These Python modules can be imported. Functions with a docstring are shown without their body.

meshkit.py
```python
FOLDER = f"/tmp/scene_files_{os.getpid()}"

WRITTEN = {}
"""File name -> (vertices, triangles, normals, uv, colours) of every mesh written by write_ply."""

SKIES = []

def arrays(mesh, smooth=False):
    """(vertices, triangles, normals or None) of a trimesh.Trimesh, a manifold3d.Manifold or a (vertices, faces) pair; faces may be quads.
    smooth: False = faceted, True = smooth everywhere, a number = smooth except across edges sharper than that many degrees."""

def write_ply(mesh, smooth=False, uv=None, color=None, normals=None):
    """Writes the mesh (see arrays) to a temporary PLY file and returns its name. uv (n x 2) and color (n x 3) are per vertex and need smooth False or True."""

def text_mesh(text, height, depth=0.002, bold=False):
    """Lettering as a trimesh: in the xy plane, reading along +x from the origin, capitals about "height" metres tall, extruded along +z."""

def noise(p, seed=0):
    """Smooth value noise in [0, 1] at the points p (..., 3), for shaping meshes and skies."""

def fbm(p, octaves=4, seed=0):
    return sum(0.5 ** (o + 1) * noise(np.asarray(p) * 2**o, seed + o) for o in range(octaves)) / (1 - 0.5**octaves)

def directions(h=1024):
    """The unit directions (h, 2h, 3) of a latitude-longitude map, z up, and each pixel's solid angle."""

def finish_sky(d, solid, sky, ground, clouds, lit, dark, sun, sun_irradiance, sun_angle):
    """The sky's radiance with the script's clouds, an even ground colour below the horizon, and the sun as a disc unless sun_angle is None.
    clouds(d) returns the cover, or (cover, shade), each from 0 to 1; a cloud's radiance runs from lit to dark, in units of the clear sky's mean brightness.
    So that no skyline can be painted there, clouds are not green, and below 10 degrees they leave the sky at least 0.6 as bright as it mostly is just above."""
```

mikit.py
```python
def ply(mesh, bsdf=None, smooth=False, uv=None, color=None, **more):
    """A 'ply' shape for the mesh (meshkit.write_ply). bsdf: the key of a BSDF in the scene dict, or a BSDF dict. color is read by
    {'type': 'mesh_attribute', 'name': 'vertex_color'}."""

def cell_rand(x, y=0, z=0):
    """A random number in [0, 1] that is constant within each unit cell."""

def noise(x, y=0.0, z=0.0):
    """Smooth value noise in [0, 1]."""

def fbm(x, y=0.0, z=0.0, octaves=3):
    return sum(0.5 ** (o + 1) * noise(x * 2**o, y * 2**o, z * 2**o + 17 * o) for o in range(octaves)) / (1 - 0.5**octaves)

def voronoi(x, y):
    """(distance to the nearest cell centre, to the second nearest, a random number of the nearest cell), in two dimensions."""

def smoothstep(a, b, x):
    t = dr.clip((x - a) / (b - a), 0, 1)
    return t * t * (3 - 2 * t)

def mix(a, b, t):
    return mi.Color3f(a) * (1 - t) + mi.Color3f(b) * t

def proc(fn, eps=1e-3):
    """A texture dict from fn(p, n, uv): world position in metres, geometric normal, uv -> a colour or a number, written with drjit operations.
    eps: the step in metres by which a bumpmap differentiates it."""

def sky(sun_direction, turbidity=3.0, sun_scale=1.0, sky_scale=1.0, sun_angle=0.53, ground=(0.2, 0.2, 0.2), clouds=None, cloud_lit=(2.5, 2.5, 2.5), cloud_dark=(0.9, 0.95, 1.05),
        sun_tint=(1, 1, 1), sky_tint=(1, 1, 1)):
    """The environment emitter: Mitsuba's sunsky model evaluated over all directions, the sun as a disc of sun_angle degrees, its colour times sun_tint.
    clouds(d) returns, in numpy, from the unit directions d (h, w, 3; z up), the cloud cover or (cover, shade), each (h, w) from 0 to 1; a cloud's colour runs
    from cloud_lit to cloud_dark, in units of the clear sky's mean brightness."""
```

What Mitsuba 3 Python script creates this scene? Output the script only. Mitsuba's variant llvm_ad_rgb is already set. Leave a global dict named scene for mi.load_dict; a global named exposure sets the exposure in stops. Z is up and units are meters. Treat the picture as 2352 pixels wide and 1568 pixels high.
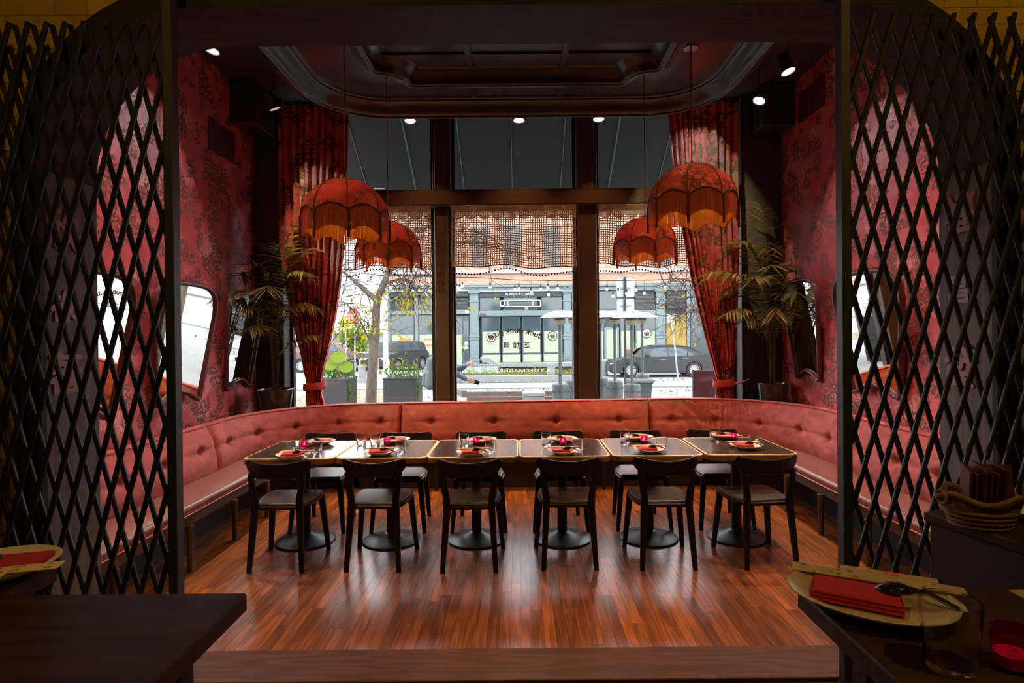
import math, random
import numpy as np, trimesh, drjit as dr, mitsuba as mi
import mikit, meshkit
from mikit import proc, noise, fbm, voronoi, cell_rand, smoothstep, mix
from shapely.geometry import Polygon, Point, LineString, box as sbox
from shapely import affinity
from shapely.ops import unary_union

random.seed(7)
rng = np.random.default_rng(7)
T4 = mi.ScalarTransform4f
scene, labels = {}, {}
PI = math.pi

# ---------------------------------------------------------------- camera, sky, exposure
# world: x to the right, y into the picture, z up; alcove floor at z = 0, camera above (0, 0)
EYE, FPX, PITCH, ROLL = 1.66, 1320.0, 0.006, 0.0090
PX, PY = 1192.0, 776.0
_fw = np.array([0, math.cos(PITCH), -math.sin(PITCH)])
_up0 = np.array([0, math.sin(PITCH), math.cos(PITCH)])
_rt = math.cos(ROLL) * np.array([1.0, 0, 0]) - math.sin(ROLL) * _up0
_up = math.cos(ROLL) * _up0 + math.sin(ROLL) * np.array([1.0, 0, 0])
scene['camera'] = {
    'type': 'perspective', 'fov_axis': 'x', 'fov': math.degrees(2 * math.atan(1176 / FPX)),
    'principal_point_offset_x': (1176 - PX) / 2352, 'principal_point_offset_y': (784 - PY) / 1568,
    'near_clip': 0.02, 'far_clip': 500.0,
    'to_world': T4().look_at(origin=[0, 0, EYE], target=[0, float(_fw[1]), EYE + float(_fw[2])], up=[float(v) for v in _up])}
exposure = 0.0
scene['sky'] = mikit.sky((0.35, -0.55, 0.75), turbidity=4.0, sun_scale=0.0, sky_scale=34.0, ground=(0.3, 0.3, 0.3),
                         clouds=lambda d: (np.clip(0.9 + 0.2 * meshkit.fbm(d * 3.0, 3, 5), 0, 1), meshkit.fbm(d * 2.2 + 7, 3, 9) * 0.55),
                         cloud_lit=(1.75, 1.8, 1.85), cloud_dark=(1.25, 1.3, 1.36))


def at(x, y, Y):
    """The point of the world at depth Y metres that is seen at photograph pixel (x, y)."""
    d = _fw + _rt * (x - PX) / FPX - _up * (y - PY) / FPX
    return np.array([0, 0, EYE]) + d * Y / d[1]


def atz(x, y, Z):
    d = _fw + _rt * (x - PX) / FPX - _up * (y - PY) / FPX
    return np.array([0, 0, EYE]) + d * (Z - EYE) / d[2]


# ---------------------------------------------------------------- materials
def rgb(*c):
    return {'type': 'rgb', 'value': list(c)}


def pr(color, rough=0.5, spec=0.5, metal=0.0, two=True, **k):
    b = {'type': 'principled', 'base_color': color if isinstance(color, dict) else rgb(*color), 'roughness': rough, 'specular': spec, 'metallic': metal, **k}
    return {'type': 'twosided', 'b': b} if two else b


M = {}


def mat(name, b):
    scene['mat_' + name] = b
    M[name] = 'mat_' + name
    return M[name]


def C3(r, g, b):
    return mi.Color3f(r, g, b)


def leaf_field(u, v, size, seed):
    """0..1 mask of small leaf shapes, one per cell, in metres."""
    x, y = mi.Float(u) / size, mi.Float(v) / size
    out = mi.Float(0)
    fx, fy = dr.floor(x), dr.floor(y)
    for a in (-1, 0, 1):
        for b in (-1, 0, 1):
            cx, cy = fx + a, fy + b
            r1, r2, r3 = cell_rand(cx, cy, seed), cell_rand(cx, cy, seed + 1), cell_rand(cx, cy, seed + 2)
            dx, dy = x - cx - 0.15 - 0.7 * r1, y - cy - 0.15 - 0.7 * r2
            an = r3 * 6.283
            p, q = dx * dr.cos(an) + dy * dr.sin(an), dy * dr.cos(an) - dx * dr.sin(an)
            lobe = 1 - dr.square(p / 0.52) - dr.square(q / (0.19 * (1.05 - 0.75 * p)))
            out = dr.maximum(out, smoothstep(0.0, 0.25, lobe))
    return out


def floral(p, n, uv):
    u, v = uv.x, uv.y
    clus = fbm(u * 8.5, v * 8.5, 3.1, octaves=2)
    on = smoothstep(0.495, 0.54, clus)
    lf = dr.maximum(leaf_field(u, v, 0.062, 11), dr.maximum(leaf_field(u + 3.3, v, 0.047, 21), leaf_field(u + 1.3, v + .7, 0.036, 51))) * on
    # blown roses: ringed paler petals between the sprays
    ros = smoothstep(0.55, 0.68, fbm(u * 5.2 + 41, v * 5.2 + 13, 1.7, octaves=2))
    sw = noise(u * 30, v * 30, 7.7)
    pet = ros * (0.25 + 0.75 * smoothstep(0.25, 0.6, 0.5 + 0.5 * dr.sin(sw * 16))) * (0.4 + 0.6 * noise(u * 55, v * 55, 2.2))
    base = mix((0.40, 0.042, 0.050), (0.62, 0.11, 0.115), fbm(u * 7, v * 7, 5.5, octaves=3) * 1.5 - 0.25)
    base = mix(base, (0.80, 0.36, 0.35), pet * 0.85)
    leafc = mix((0.060, 0.022, 0.014), (0.12, 0.05, 0.032), noise(u * 60, v * 60, 1.1))
    return mix(base, leafc, lf * 0.93)


def grain(dark, light, along, fine=1.0, tone=False, ripple=1.0):
    """Wood figure in world space; along = index of the axis that the grain follows."""
    def fn(p, n, uv):
        q = [p.x, p.y, p.z]
        a = q.pop(along)
        s = uv.x if tone else mi.Float(0.5)
        o = s * 37.0
        w = fbm(q[0] * 9 * fine + o, q[1] * 9 * fine, a * 0.9 + o, octaves=3)
        rings = 0.5 + 0.5 * dr.sin((w * 26 + q[0] * 20) * ripple)
        fib = noise(q[0] * 420 * fine + o, q[1] * 420 * fine, a * 7)
        t = dr.clip(0.42 * rings + 0.33 * fib + 0.3 * (w - 0.4), 0, 1)
        c = mix(dark, light, t)
        return c * (0.45 + 1.1 * s) if tone else c
    return proc(fn)


mat('wallpaper', pr(proc(floral), 0.55, 0.35))
mat('curtain', pr(proc(floral), 0.75, 0.25, sheen=0.6, sheen_tint=0.6))
mat('plank', pr(grain((0.095, 0.030, 0.010), (0.37, 0.135, 0.040), 1, 1.6, True), 0.25, 0.7, clearcoat=0.6, clearcoat_gloss=0.85))
mat('oak', pr(grain((0.007, 0.0055, 0.005), (0.026, 0.021, 0.019), 0, 1.0, False, 1.3), 0.6, 0.2))
mat('oak_step', pr(grain((0.034, 0.011, 0.005), (0.105, 0.038, 0.018), 0, 1.2, False, 1.3), 0.5, 0.35))
mat('jamb', pr(grain((0.055, 0.050, 0.048), (0.135, 0.125, 0.115), 2, 1.4), 0.6, 0.4))
mat('table_wood', pr(grain((0.018, 0.012, 0.010), (0.060, 0.040, 0.030), 1, 1.8), 0.17, 0.9, clearcoat=1.0, clearcoat_gloss=0.95))
mat('front_table_wood', pr(grain((0.020, 0.009, 0.007), (0.055, 0.024, 0.017), 0, 1.4), 0.5, 0.35))
for i, c in enumerate([(0.34, 0.215, 0.03), (0.31, 0.195, 0.03), (0.37, 0.235, 0.035), (0.29, 0.18, 0.028)]):
    mat(f'tile_{i}', pr(c, 0.35, 0.5))
mat('grout', pr((0.10, 0.07, 0.03), 0.9))
mat('front_tile', pr((0.016, 0.014, 0.015), 0.6))
mat('black', pr((0.012, 0.011, 0.011), 0.5))
mat('ceiling', pr((0.016, 0.014, 0.015), 0.8))
mat('cloud', pr((0.012, 0.012, 0.014), 0.25, 0.6))
mat('cloud_trim', pr((0.010, 0.008, 0.009), 0.24, 0.6))
mat('gate', pr((0.012, 0.0125, 0.013), 0.45, 0.35))
mat('gate_post', pr((0.018, 0.021, 0.020), 0.5, 0.5))
mat('pillar', pr((0.020, 0.019, 0.017), 0.6))
mat('frame', pr((0.045, 0.028, 0.018), 0.42, 0.5))
mat('frame_dark', pr((0.012, 0.010, 0.009), 0.4, 0.5))
mat('room_wall', pr((0.11, 0.075, 0.04), 0.8))
mat('glass_pane', {'type': 'thindielectric', 'int_ior': 1.5})
mat('mirror', {'type': 'twosided', 'b': {'type': 'conductor', 'material': 'Ag'}})


# ---------------------------------------------------------------- shape helpers: a mesh is (vertices, triangles)
def cat(*ms):
    ms = [m for m in (ms[0] if len(ms) == 1 and isinstance(ms[0], list) else ms)]
    vs, fs, k = [], [], 0
    for v, f in ms:
        vs.append(np.asarray(v, float)); fs.append(np.asarray(f, int) + k); k += len(v)
    return np.vstack(vs), np.vstack(fs)


def tm(m):
    return np.array(m.vertices), np.array(m.faces)


def xf(m, loc=(0, 0, 0), rz=0.0, rx=0.0, ry=0.0, s=1.0):
    v = np.asarray(m[0], float) * s
    cx, sx, cy, sy, cz, sz = math.cos(rx), math.sin(rx), math.cos(ry), math.sin(ry), math.cos(rz), math.sin(rz)
    R = np.array([[cz, -sz, 0], [sz, cz, 0], [0, 0, 1]]) @ np.array([[cy, 0, sy], [0, 1, 0], [-sy, 0, cy]]) @ np.array([[1, 0, 0], [0, cx, -sx], [0, sx, cx]])
    f = np.asarray(m[1])
    if np.ndim(s) and np.prod(s) < 0:
        f = f[:, ::-1]
    return v @ R.T + np.asarray(loc, float), f


def hull(pts):
    return tm(trimesh.Trimesh(*[np.array(a) for a in (lambda h: (h.vertices, h.faces))(trimesh.convex.convex_hull(np.asarray(pts, float)))]))


_BOXF = np.array([[0, 1, 3], [0, 3, 2], [4, 6, 7], [4, 7, 5], [0, 4, 5], [0, 5, 1], [2, 3, 7], [2, 7, 6], [0, 2, 6], [0, 6, 4], [1, 5, 7], [1, 7, 3]])


def box(x0, x1, y0, y1, z0, z1, b=0.0):
    if b <= 0:
        return np.array([[x, y, z] for x in (x0, x1) for y in (y0, y1) for z in (z0, z1)], float), _BOXF
    pts = []
    for x, sx in ((x0, 1), (x1, -1)):
        for y, sy in ((y0, 1), (y1, -1)):
            for z, sz in ((z0, 1), (z1, -1)):
                pts += [(x + sx * b, y + sy * b, z), (x + sx * b, y, z + sz * b), (x, y + sy * b, z + sz * b)]
    return hull(pts)


def lathe(prof, n=24, loc=(0, 0, 0)):
    """prof: [(r, z), ...] from the bottom outside upward (closed where r = 0)."""
    a = np.arange(n) * 2 * PI / n
    V = np.array([[r * c, r * s, z] for r, z in prof for c, s in zip(np.cos(a), np.sin(a))])
    F = []
    for i in range(len(prof) - 1):
        for j in range(n):
            k = (j + 1) % n
            A, Bq, Cq, D = i * n + j, i * n + k, (i + 1) * n + k, (i + 1) * n + j
            if prof[i][0] > 1e-9:
                F.append((A, Bq, Cq))
            if prof[i + 1][0] > 1e-9:
                F.append((A, Cq, D))
    return V + np.asarray(loc, float), np.array(F)


def tube(path, r, n=8, caps=True, flat=None):
    """A round tube along the path; r a number or one per point; flat = (a, b) scales the section."""
    P = np.asarray(path, float)
    r = np.broadcast_to(np.asarray(r, float), (len(P),))
    t = np.gradient(P, axis=0)
    t /= np.linalg.norm(t, axis=1, keepdims=True) + 1e-12
    ref = np.array([0, 0, 1.0]) if abs(t[0][2]) < 0.9 else np.array([1.0, 0, 0])
    V, F = [], []
    x = np.cross(t[0], ref); x /= np.linalg.norm(x)
    for i in range(len(P)):
        x = x - t[i] * (x @ t[i]); x /= np.linalg.norm(x) + 1e-12
        y = np.cross(t[i], x)
        for k in range(n):
            a = 2 * PI * (k + 0.5) / n
            fa, fb = flat or (1, 1)
            V.append(P[i] + r[i] * (math.cos(a) * x * fa + math.sin(a) * y * fb))
    for i in range(len(P) - 1):
        for k in range(n):
            a, b = i * n + k, i * n + (k + 1) % n
            F += [(a, b, b + n), (a, b + n, a + n)]
    if caps:
        V += [P[0], P[-1]]
        c0, c1, L = len(V) - 2, len(V) - 1, (len(P) - 1) * n
        for k in range(n):
            F += [(c0, (k + 1) % n, k), (c1, L + k, L + (k + 1) % n)]
    return np.array(V), np.array(F)


def prism(poly, h, loc=(0, 0, 0)):
    """shapely polygon in xy extruded by h along z."""
    ms = [tm(trimesh.creation.extrude_polygon(g, h, engine='earcut')) for g in getattr(poly, 'geoms', [poly])]
    m = cat(ms)
    return m[0] + np.asarray(loc, float), m[1]


def stand(m, axis='xz'):
    """A mesh drawn in xy (z = depth) stood up: xy -> xz, thickness towards +y."""
    v, f = m
    return np.stack([v[:, 0], v[:, 2], v[:, 1]], 1), f[:, ::-1]


def rrect(x0, x1, y0, y1, r, n=6):
    return sbox(x0 + r, y0 + r, x1 - r, y1 - r).buffer(r, quad_segs=n)


def grid(P, flip=False):
    """Surface over an array of points (m, n, 3)."""
    m, n = P.shape[:2]
    i, j = np.meshgrid(np.arange(m - 1), np.arange(n - 1), indexing='ij')
    a = (i * n + j).ravel(); b = a + 1; c = a + n + 1; d = a + n
    F = np.vstack([np.stack([a, b, c], 1), np.stack([a, c, d], 1)])
    return P.reshape(-1, 3), F[:, ::-1] if flip else F


def loft(secs, cap=True):
    """Closed sections (k, n, 3) joined."""
    S = np.asarray(secs, float)
    k, n = S.shape[:2]
    V = S.reshape(-1, 3); F = []
    for i in range(k - 1):
        for j in range(n):
            a, b = i * n + j, i * n + (j + 1) % n
            F += [(a, b, b + n), (a, b + n, a + n)]
    if cap:
        V = np.vstack([V, S[0].mean(0), S[-1].mean(0)])
        c0, c1, L = k * n, k * n + 1, (k - 1) * n
        for j in range(n):
            F += [(c0, (j + 1) % n, j), (c1, L + j, L + (j + 1) % n)]
    return V, np.array(F)


# ---------------------------------------------------------------- entries
_used = {}


def numbered(key):
    n = _used.get(key, 0)
    _used[key] = n + 1
    return key if n == 0 else f'{key}_{n:03d}'


def tag(key, label=None, cat_=None, group=None, kind=None):
    d = labels.setdefault(key, {})
    for k, v in (('label', label), ('category', cat_), ('group', group), ('kind', kind)):
        if v:
            d[k] = v
    return key


def thing(name, label, cat_, group=None):
    return tag(numbered(name), label, cat_, group)


def put(name, mesh, m=None, parent=None, smooth=False, uv=None, to=None, label=None, cat_=None, group=None, kind=None, **more):
    """One entry. mesh: (V, F) or a ready shape dict to reuse."""
    key = numbered((parent + '__' if parent else '') + name)
    d = dict(mesh) if isinstance(mesh, dict) else mikit.ply(mesh, M[m] if m else None, smooth, uv, **more)
    if to is not None:
        d['to_world'] = to
    scene[key] = d
    if label or cat_ or group or kind:
        tag(key, label, cat_, group, kind)
    return key


def struct(name, mesh, m, smooth=False, uv=None, label=None):
    return put(name, mesh, m, None, smooth, uv, label=label, kind='structure')


def shape(mesh, m, smooth=False, uv=None, **more):
    return mikit.ply(mesh, M[m] if m else None, smooth, uv, **more)


def TR(x=0, y=0, z=0, rz=0.0, s=(1, 1, 1), rx=0.0, ry=0.0):
    t = T4().translate([float(x), float(y), float(z)]).rotate([0, 0, 1], math.degrees(rz))
    if ry: t = t.rotate([0, 1, 0], math.degrees(ry))
    if rx: t = t.rotate([1, 0, 0], math.degrees(rx))
    return t.scale([float(a) for a in np.broadcast_to(s, 3)])
GLYPHS = {'芝': [[[(-56,-54),(-56,-51),(-41,-39),(-33,-36),(-25,-37),(-17,-33),(7,-18),(17,-7),(16,-6),(-45,-6),(-47,-5),(-46,7),(-5,7),(-5,10),(-11,20),(-5,24),(1,25),(12,7),(37,7),(43,3),(43,-1),(28,-17),(-11,-45),(-1,-48),(57,-46),(58,-49),(54,-60),(1,-61),(-14,-58),(-31,-49),(-35,-50),(-46,-62),(-49,-62)]],[[(-55,29),(-54,40),(-29,40),(-28,50),(-26,52),(-15,51),(-14,40),(14,40),(16,52),(27,52),(29,40),(54,40),(54,28),(29,28),(27,15),(15,16),(14,28),(-13,28),(-15,26),(-16,15),(-27,15),(-29,28)]]],'加': [[[(7,36),(50,37),(52,35),(51,-61),(39,-61),(38,-53),(20,-53),(18,-62),(7,-61)],[(19,-39),(39,-39),(38,24),(19,23)]],[[(-59,-55),(-49,-41),(-44,-27),(-39,7),(-40,16),(-56,17),(-56,27),(-54,29),(-39,29),(-39,49),(-26,50),(-26,29),(1,28),(0,-27),(-3,-53),(-7,-59),(-14,-62),(-31,-61),(-33,-49),(-16,-48),(-13,-28),(-12,15),(-25,16),(-27,11),(-29,-19),(-37,-47),(-47,-62),(-53,-62)]]],'哥': [[[(-55,-14),(-55,-2),(27,-1),(26,34),(-52,34),(-53,44),(-51,46),(53,45),(52,34),(40,33),(40,-1),(55,-2),(56,-12),(55,-14),(41,-15),(41,-57),(38,-61),(13,-62),(9,-50),(-27,-50),(-29,-55),(-40,-55),(-41,-53),(-40,-19),(15,-19),(16,-50),(27,-51),(27,-14)],[(-28,-38),(2,-39),(3,-31),(-27,-30)]],[[(-40,30),(17,30),(17,2),(-39,2)],[(-27,20),(-27,12),(5,13),(4,20)]]],'欣': [[[(-59,-54),(-54,-42),(-51,-26),(-51,37),(-49,40),(-28,45),(-12,52),(-1,43),(-3,39),(-7,37),(-35,30),(-36,28),(-35,16),(0,16),(5,30),(9,51),(11,53),(23,51),(24,47),(22,33),(51,34),(59,30),(54,7),(49,-5),(37,-2),(42,19),(31,18),(31,-4),(36,-22),(43,-37),(59,-53),(59,-57),(54,-62),(46,-62),(34,-49),(25,-35),(15,-51),(4,-62),(-5,-62),(-11,-57),(-14,-61),(-25,-61),(-27,-58),(-28,2),(-36,1),(-38,-37),(-46,-61),(-51,-62)],[(-10,-54),(5,-40),(12,-26),(17,-3),(16,14),(14,13),(5,-5),(1,-5),(-8,2),(-12,1),(-12,-53)]]],'祿': [[[(-60,-19),(-60,-15),(-39,3),(-31,16),(-32,18),(-55,19),(-54,32),(-40,33),(-46,43),(-46,47),(-42,50),(-35,52),(-26,41),(-23,32),(-16,32),(-11,28),(-12,21),(-23,1),(-17,-4),(-16,5),(-14,7),(26,8),(25,10),(-10,11),(-10,16),(3,53),(14,51),(16,44),(43,44),(48,41),(40,8),(55,7),(57,5),(57,-5),(54,-8),(54,-13),(41,-25),(59,-44),(59,-48),(52,-56),(46,-54),(28,-34),(26,-59),(23,-62),(0,-62),(-3,-53),(-2,-50),(13,-50),(14,-41),(11,-40),(-8,-52),(-14,-51),(-18,-41),(2,-29),(-8,-17),(-15,-26),(-19,-26),(-23,-20),(-26,-20),(-26,-62),(-40,-62),(-40,-21),(-42,-21),(-47,-26),(-54,-29)],[(31,-9),(33,-12),(38,-8),(32,-7)],[(8,24),(28,23),(31,29),(11,30)],[(4,-9),(11,-19),(14,-19),(14,-7),(5,-7)]]],'蕃': [[[(-59,-25),(-58,-21),(-37,-14),(-30,-9),(-56,-7),(-55,5),(-35,7),(-37,11),(-47,12),(-49,23),(-28,26),(-29,30),(-55,30),(-55,44),(-29,44),(-28,51),(-24,53),(-14,52),(-12,44),(11,44),(13,52),(24,53),(27,51),(28,44),(55,44),(57,42),(57,32),(55,30),(40,29),(45,24),(45,20),(38,18),(38,13),(34,8),(35,6),(56,5),(57,-6),(55,-8),(30,-9),(35,-13),(59,-21),(59,-24),(51,-33),(42,-32),(42,-62),(-42,-62),(-42,-33),(-51,-34)],[(8,-45),(8,-48),(27,-47),(26,-45)],[(7,7),(16,6),(21,14),(8,14)],[(8,-13),(7,-18),(12,-18),(12,-15)],[(-13,27),(-1,26),(10,27),(11,29),(-12,30)],[(-27,-47),(-8,-48),(-7,-46),(-26,-45)],[(-19,10),(-16,6),(-8,7),(-9,13),(-15,13)],[(-13,-16),(-13,-18),(-9,-18),(-8,-15)]]],'福': [[[(-61,-20),(-38,0),(-29,14),(-30,16),(-56,17),(-55,30),(-40,31),(-47,44),(-46,49),(-35,52),(-25,35),(-25,30),(-15,30),(-8,26),(-6,32),(-12,33),(-14,35),(-14,45),(-12,47),(54,47),(56,45),(56,34),(48,32),(50,29),(49,-4),(55,-6),(55,-62),(41,-62),(40,-59),(2,-59),(1,-62),(-13,-62),(-13,-27),(-17,-26),(-24,-19),(-25,-62),(-40,-62),(-40,-25),(-44,-26),(-51,-32),(-55,-32)],[(27,-44),(40,-45),(41,-40),(39,-38),(28,-38)],[(28,-19),(28,-25),(41,-24),(39,-18)],[(7,11),(34,10),(35,17),(8,18)],[(1,-44),(12,-45),(13,-39),(2,-38)],[(1,-24),(12,-25),(13,-19),(2,-18)],[(-21,-1),(-15,-7),(-6,-4),(-8,22),(-10,21)]]],'昌': [[[(-49,-7),(-47,-5),(49,-6),(49,-62),(33,-62),(32,-59),(-32,-59),(-33,-62),(-49,-62)],[(-32,-39),(-32,-45),(33,-44),(32,-39)],[(-32,-19),(-32,-25),(33,-24),(32,-19)]],[[(-39,47),(38,48),(39,-1),(-38,-2)],[(-24,31),(23,30),(24,33),(22,35),(-23,35)],[(-23,17),(-23,11),(22,11),(24,13),(23,17)]]],'發': [[[(-60,9),(-40,20),(-49,28),(-49,32),(-46,35),(-46,47),(-5,47),(0,51),(9,52),(17,40),(30,52),(34,51),(41,45),(41,43),(26,31),(26,29),(30,27),(43,39),(48,39),(55,34),(55,30),(43,19),(59,11),(53,0),(36,3),(37,-7),(51,-6),(53,-8),(53,-18),(45,-20),(46,-26),(34,-45),(47,-54),(47,-58),(43,-62),(34,-62),(21,-54),(5,-62),(-9,-62),(-12,-59),(-17,-62),(-43,-62),(-46,-51),(-43,-49),(-26,-50),(-22,-38),(-49,-36),(-45,-5),(-22,-4),(-21,1),(-23,3),(-40,3),(-52,-2)],[(4,-17),(5,-19),(26,-19),(23,-13),(22,3),(12,3),(10,-9)],[(15,-34),(21,-37),(24,-33),(16,-32)],[(-17,18),(-17,16),(-9,16),(-7,14),(-6,-5),(-2,-1),(-1,16),(17,17),(-1,38)],[(-10,-50),(-5,-51),(7,-45),(-7,-37)],[(-34,-23),(-8,-24),(-7,-21),(-11,-17),(-32,-17)],[(-31,32),(-27,29),(-24,33),(-30,34)]]]}
# ---------------------------------------------------------------- the portal: tiled wall, casing, lining, threshold
WF, WB = 2.757, 3.10                                  # front and back face of the wall with the big opening
HALF, HEAD, RAD = 2.27, 3.22, 0.75


def portal(o):
    """Outline of the opening in (x, z), grown by o."""
    r = RAD + o
    top = Point(-HALF - o + r, HEAD + o - r).buffer(r, quad_segs=24).union(Point(HALF + o - r, HEAD + o - r).buffer(r, quad_segs=24))
    return unary_union([top.convex_hull, sbox(-HALF - o, -0.4, HALF + o, HEAD + o - r)])


def xz_slab(poly, y0, y1):
    v, f = prism(poly, y1 - y0)
    return np.stack([v[:, 0], v[:, 2] + y0, v[:, 1]], 1), f[:, ::-1]


struct('wall_front', xz_slab(sbox(-3.6, -0.3, 3.6, 4.4).difference(portal(0.09)), WF, WB), 'grout', label='tiled wall around the wide opening')
out_p = portal(0.115)
tiles = []
TW, TH = 0.157, 0.080
for r in range(44):
    for c in range(-24, 24):
        x0 = (c + 0.5 * (r % 2)) * TW
        q = sbox(x0 + 0.0012, r * TH + 0.0012, x0 + TW - 0.0012, (r + 1) * TH - 0.0012)
        if out_p.contains(q):
            continue
        q = q.difference(out_p)
        if q.is_empty or q.area < 4e-4:
            continue
        if q.geom_type != 'Polygon':
            q = max(q.geoms, key=lambda g: g.area)
        c_ = q.centroid
        out_of_view = max(0, abs(c_.x) - 2.42) + max(0, c_.y - 3.32)
        tiles.append((out_of_view, abs(c_.x), r, c, q))
tiles.sort(key=lambda t: t[:2])
_tc = {}
for k, (_, _, r, c, q) in enumerate(tiles[:300]):
    v = int(rng.integers(4))
    if abs(q.area - (TW - 0.0024) * (TH - 0.0024)) < 1e-6:
        if v not in _tc:
            _tc[v] = shape(box(0, TW - 0.0024, -0.009, 0.0, 0, TH - 0.0024, 0.0015), f'tile_{v}')
        put('tile', _tc[v], parent='wall_front', to=TR(q.bounds[0], WF + 0.001 - 0.0012 * rng.random(), q.bounds[1]))
    else:
        put('tile', xz_slab(q, WF - 0.009, WF), f'tile_{v}', 'wall_front')
put('tile_field', cat([xz_slab(q, WF - 0.009, WF) for *_, q in tiles[300:]]), 'tile_0', 'wall_front', kind='stuff')

ring = portal(0.09).difference(portal(0.0)).difference(sbox(-4, -1, 4, -0.02))
cas = [xz_slab(portal(0.115).difference(portal(0.0)).difference(sbox(-4, -1, 4, 0)), WF - 0.030, WF), xz_slab(portal(0.06).difference(portal(-0.004)).difference(sbox(-4, -1, 4, 0)), WF - 0.036, WF - 0.030)]
struct('trim_1', cat(cas), 'oak', label='dark wooden casing around the arched opening')
top_line = sbox(-4, HEAD - RAD, 4, 5)
struct('trim_2', xz_slab(ring.intersection(top_line), WF, WB), 'oak', label='dark oak soffit of the arched opening')
for i, s in ((3, -1), (4, 1)):
    side = ring.difference(top_line).intersection(sbox(min(0, 4 * s), -1, max(0, 4 * s), 5))
    struct(f'trim_{i}', xz_slab(side, WF, WB), 'jamb', label=('left' if s < 0 else 'right') + ' grey wood lining of the opening with raised red characters')
mat('red_character', pr((0.20, 0.035, 0.022), 0.45))


def glyph(ch, h, depth=0.012):
    ms = []
    for g in GLYPHS[ch]:
        p = Polygon(g[0], g[1:]).buffer(0)
        p = affinity.scale(p, h / 115.0, h / 115.0, origin=(0, 0))
        ms.append(prism(p, depth))
    return cat(ms)


for key, s, chars in (('trim_3', -1, (('欣', 2.86, 2.21, .21), ('祿', 2.86, 1.83, .16), ('蕃', 2.87, 1.50, .21))), ('trim_4', 1, (('福', 2.95, 2.27, .21), ('昌', 2.96, 1.88, .15), ('發', 2.95, 1.49, .22)))):
    for ch, y, z, h in chars:
        v, f = glyph(ch, h)
        # drawn in xy, facing +z; the jamb faces the middle of the opening
        V = np.stack([s * (HALF + 0.004 - v[:, 2]), y + (-s) * v[:, 0], z + v[:, 1]], 1)
        put('character', (V, f), 'red_character', key, label='raised red Chinese character')
struct('trim_5', box(-HALF, HALF, WF - 0.01, 3.03, -0.05, 0.004, 0.004), 'oak_step', label='oak threshold board of the alcove')

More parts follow.
